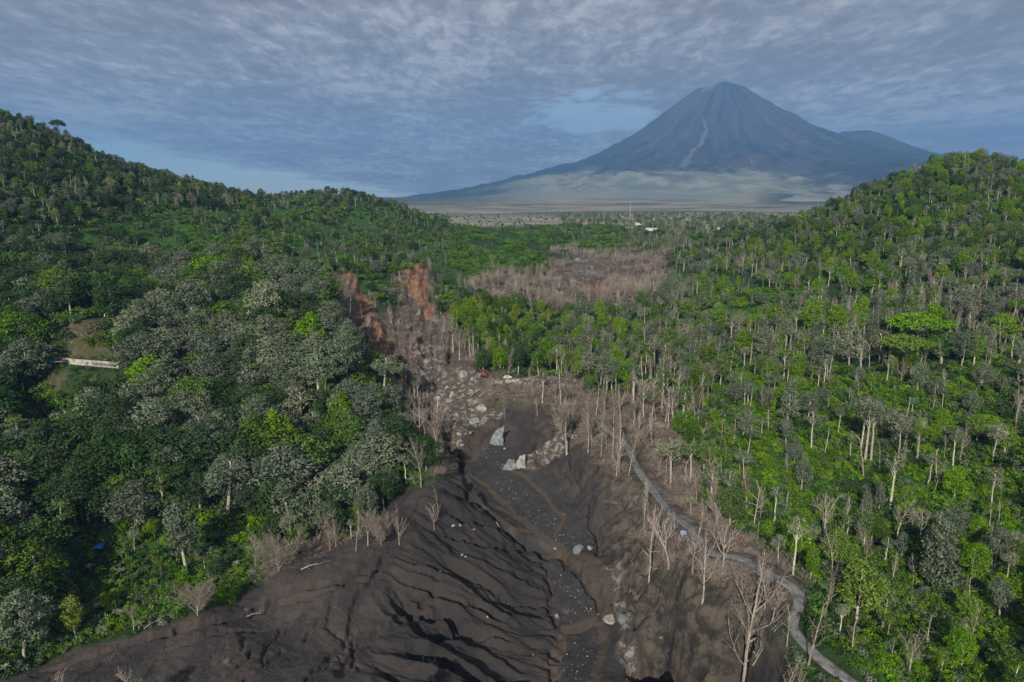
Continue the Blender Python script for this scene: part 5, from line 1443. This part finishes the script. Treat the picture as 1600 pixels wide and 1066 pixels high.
VH = [(998,352,14,8,METAL,'pale zinc-roofed house, upper left of the far village'),(985,360,10,6,METAL,'small bright house at the left edge of the far village'),(1008,358,13,8,TILE,'pale wide house in the middle of the far village'),
 (992,357,8,6,TILE,'small house between the zinc-roofed and the wide house'),(1014,361,15,6,METAL,'long low bright roof at the front of the far village'),(1022,361,11,6,METAL,'low bright roof at the right front of the far village'),
 (1016,345,12,7,TILE,'brown-roofed house at the back of the far village'),(1022,345,9,7,METAL,'pale-roofed house at the back right of the far village'),(1088,358,7,6,METAL,'white hut left of the turquoise mosque'),
 (1100,353,10,6,METAL,'white roof just left of the turquoise mosque dome'),(1112,358,8,6,METAL,'white hut just right of the turquoise mosque'),(1104,364,7,6,TILE,'brown house in front of the turquoise mosque'),
 (1096,361,9,6,TILE,'brown-roofed house lower left of the turquoise mosque'),(1127,362,10,6,METAL,'lone white roof well right of the turquoise mosque'),(980,359,7,5,METAL,'tiny white hut beside the lattice mast')]
for px, py, w, d_, rf, lab in VH: house(px, py, w, d_, 3.4, rf, lab)
def gp2(px, py):
    x, Y, z = hit(px, py); return (x, Y, float(base_z(np.array([x]), np.array([Y]))[0]))
mq = empty('mosque', gp2(1106, 359), 0); tag(mq, 'small mosque with a turquoise dome at the right of the far village', 'mosque')
child('wall', box_mesh('wall', (10, 9, 5), WHITE, (0, 0, 2.5)), mq); child('cornice', box_mesh('cornice', (10.8, 9.8, .5), TURQ, (0, 0, 5.25)), mq)
bm = bmesh.new(); bmesh.ops.create_uvsphere(bm, u_segments=20, v_segments=12, radius=3.4); 
for v in bm.verts: v.co.z = max(v.co.z, -.6) * 1.1 + 6.1
me = bpy.data.meshes.new('dome'); bm.to_mesh(me); me.materials.append(TURQ); child('dome', me, mq); child('finial', cyl_mesh('finial', .15, 2.2, STEEL, (0, 0, 9.7), 6, .03), mq)
for ox in (-3, 0, 3): child('window', box_mesh('window', (1.2, .1, 2), GLASS, (ox, -4.53, 2.4)), mq)
# lattice mast
mp_ = gp2(984, 352); u, s2_ = ray(984, 318); hm_ = s2_ * mp_[1] - mp_[2]
ms = empty('lattice_mast', mp_); tag(ms, 'tall thin lattice radio mast standing left of the far village', 'mast')
leg = MB()
for sx in (-1, 1):
    for sy_ in (-1, 1):
        lm = MB(); tube_path(lm, [(sx * 2.2, sy_ * 2.2, 0), (sx * .6, sy_ * .6, hm_)], [.16, .12], 4); child('leg', lm.mesh('leg', STEEL, False), ms)
br = MB(); nb = 14
for k in range(nb):
    t0, t1 = k / nb, (k + 1) / nb; w0, w1 = 2.2 - 1.6 * t0, 2.2 - 1.6 * t1
    C_ = [(-1, -1), (1, -1), (1, 1), (-1, 1)]
    for q in range(4):
        A_, B_ = C_[q], C_[(q + 1) % 4]
        tube_path(br, [(A_[0] * w0, A_[1] * w0, t0 * hm_), (B_[0] * w1, B_[1] * w1, t1 * hm_)], [.08, .08], 3)
        tube_path(br, [(A_[0] * w1, A_[1] * w1, t1 * hm_), (B_[0] * w1, B_[1] * w1, t1 * hm_)], [.07, .07], 3)
child('bracing', br.mesh('bracing', STEEL, False), ms)
child('platform', box_mesh('platform', (2.4, 2.4, .3), STEEL, (0, 0, hm_ * .8)), ms)
# ------------------------------------------------------------------ the air
hm = bpy.data.materials.new('haze_air'); hm.use_nodes = True
hm.node_tree.nodes.clear(); g = NG(hm.node_tree)
HAZE = 7.0e-5
v = g.n('ShaderNodeVolumePrincipled'); v.inputs['Color'].default_value = (.20, .47, .95, 1); v.inputs['Density'].default_value = HAZE
v.inputs['Anisotropy'].default_value = 0.0
g.n('ShaderNodeOutputMaterial', ins={1: v.outputs[0]})
bm = bmesh.new()
bmesh.ops.create_cube(bm, size=1.0)
zb = float(min(TZ.min(), vz.min())) - 1.0; zt = 2130.0
for q in bm.verts:
    q.co = Vector((q.co.x * 33600, 9400 + q.co.y * 24800, (zb + zt) / 2 + q.co.z * (zt - zb)))
me = bpy.data.meshes.new('haze'); bm.to_mesh(me); me.materials.append(hm)
haze = bpy.data.objects.new('haze', me); col.objects.link(haze); haze['kind'] = 'stuff'
haze['label'] = 'thin blue air softening the far plain and the volcano'
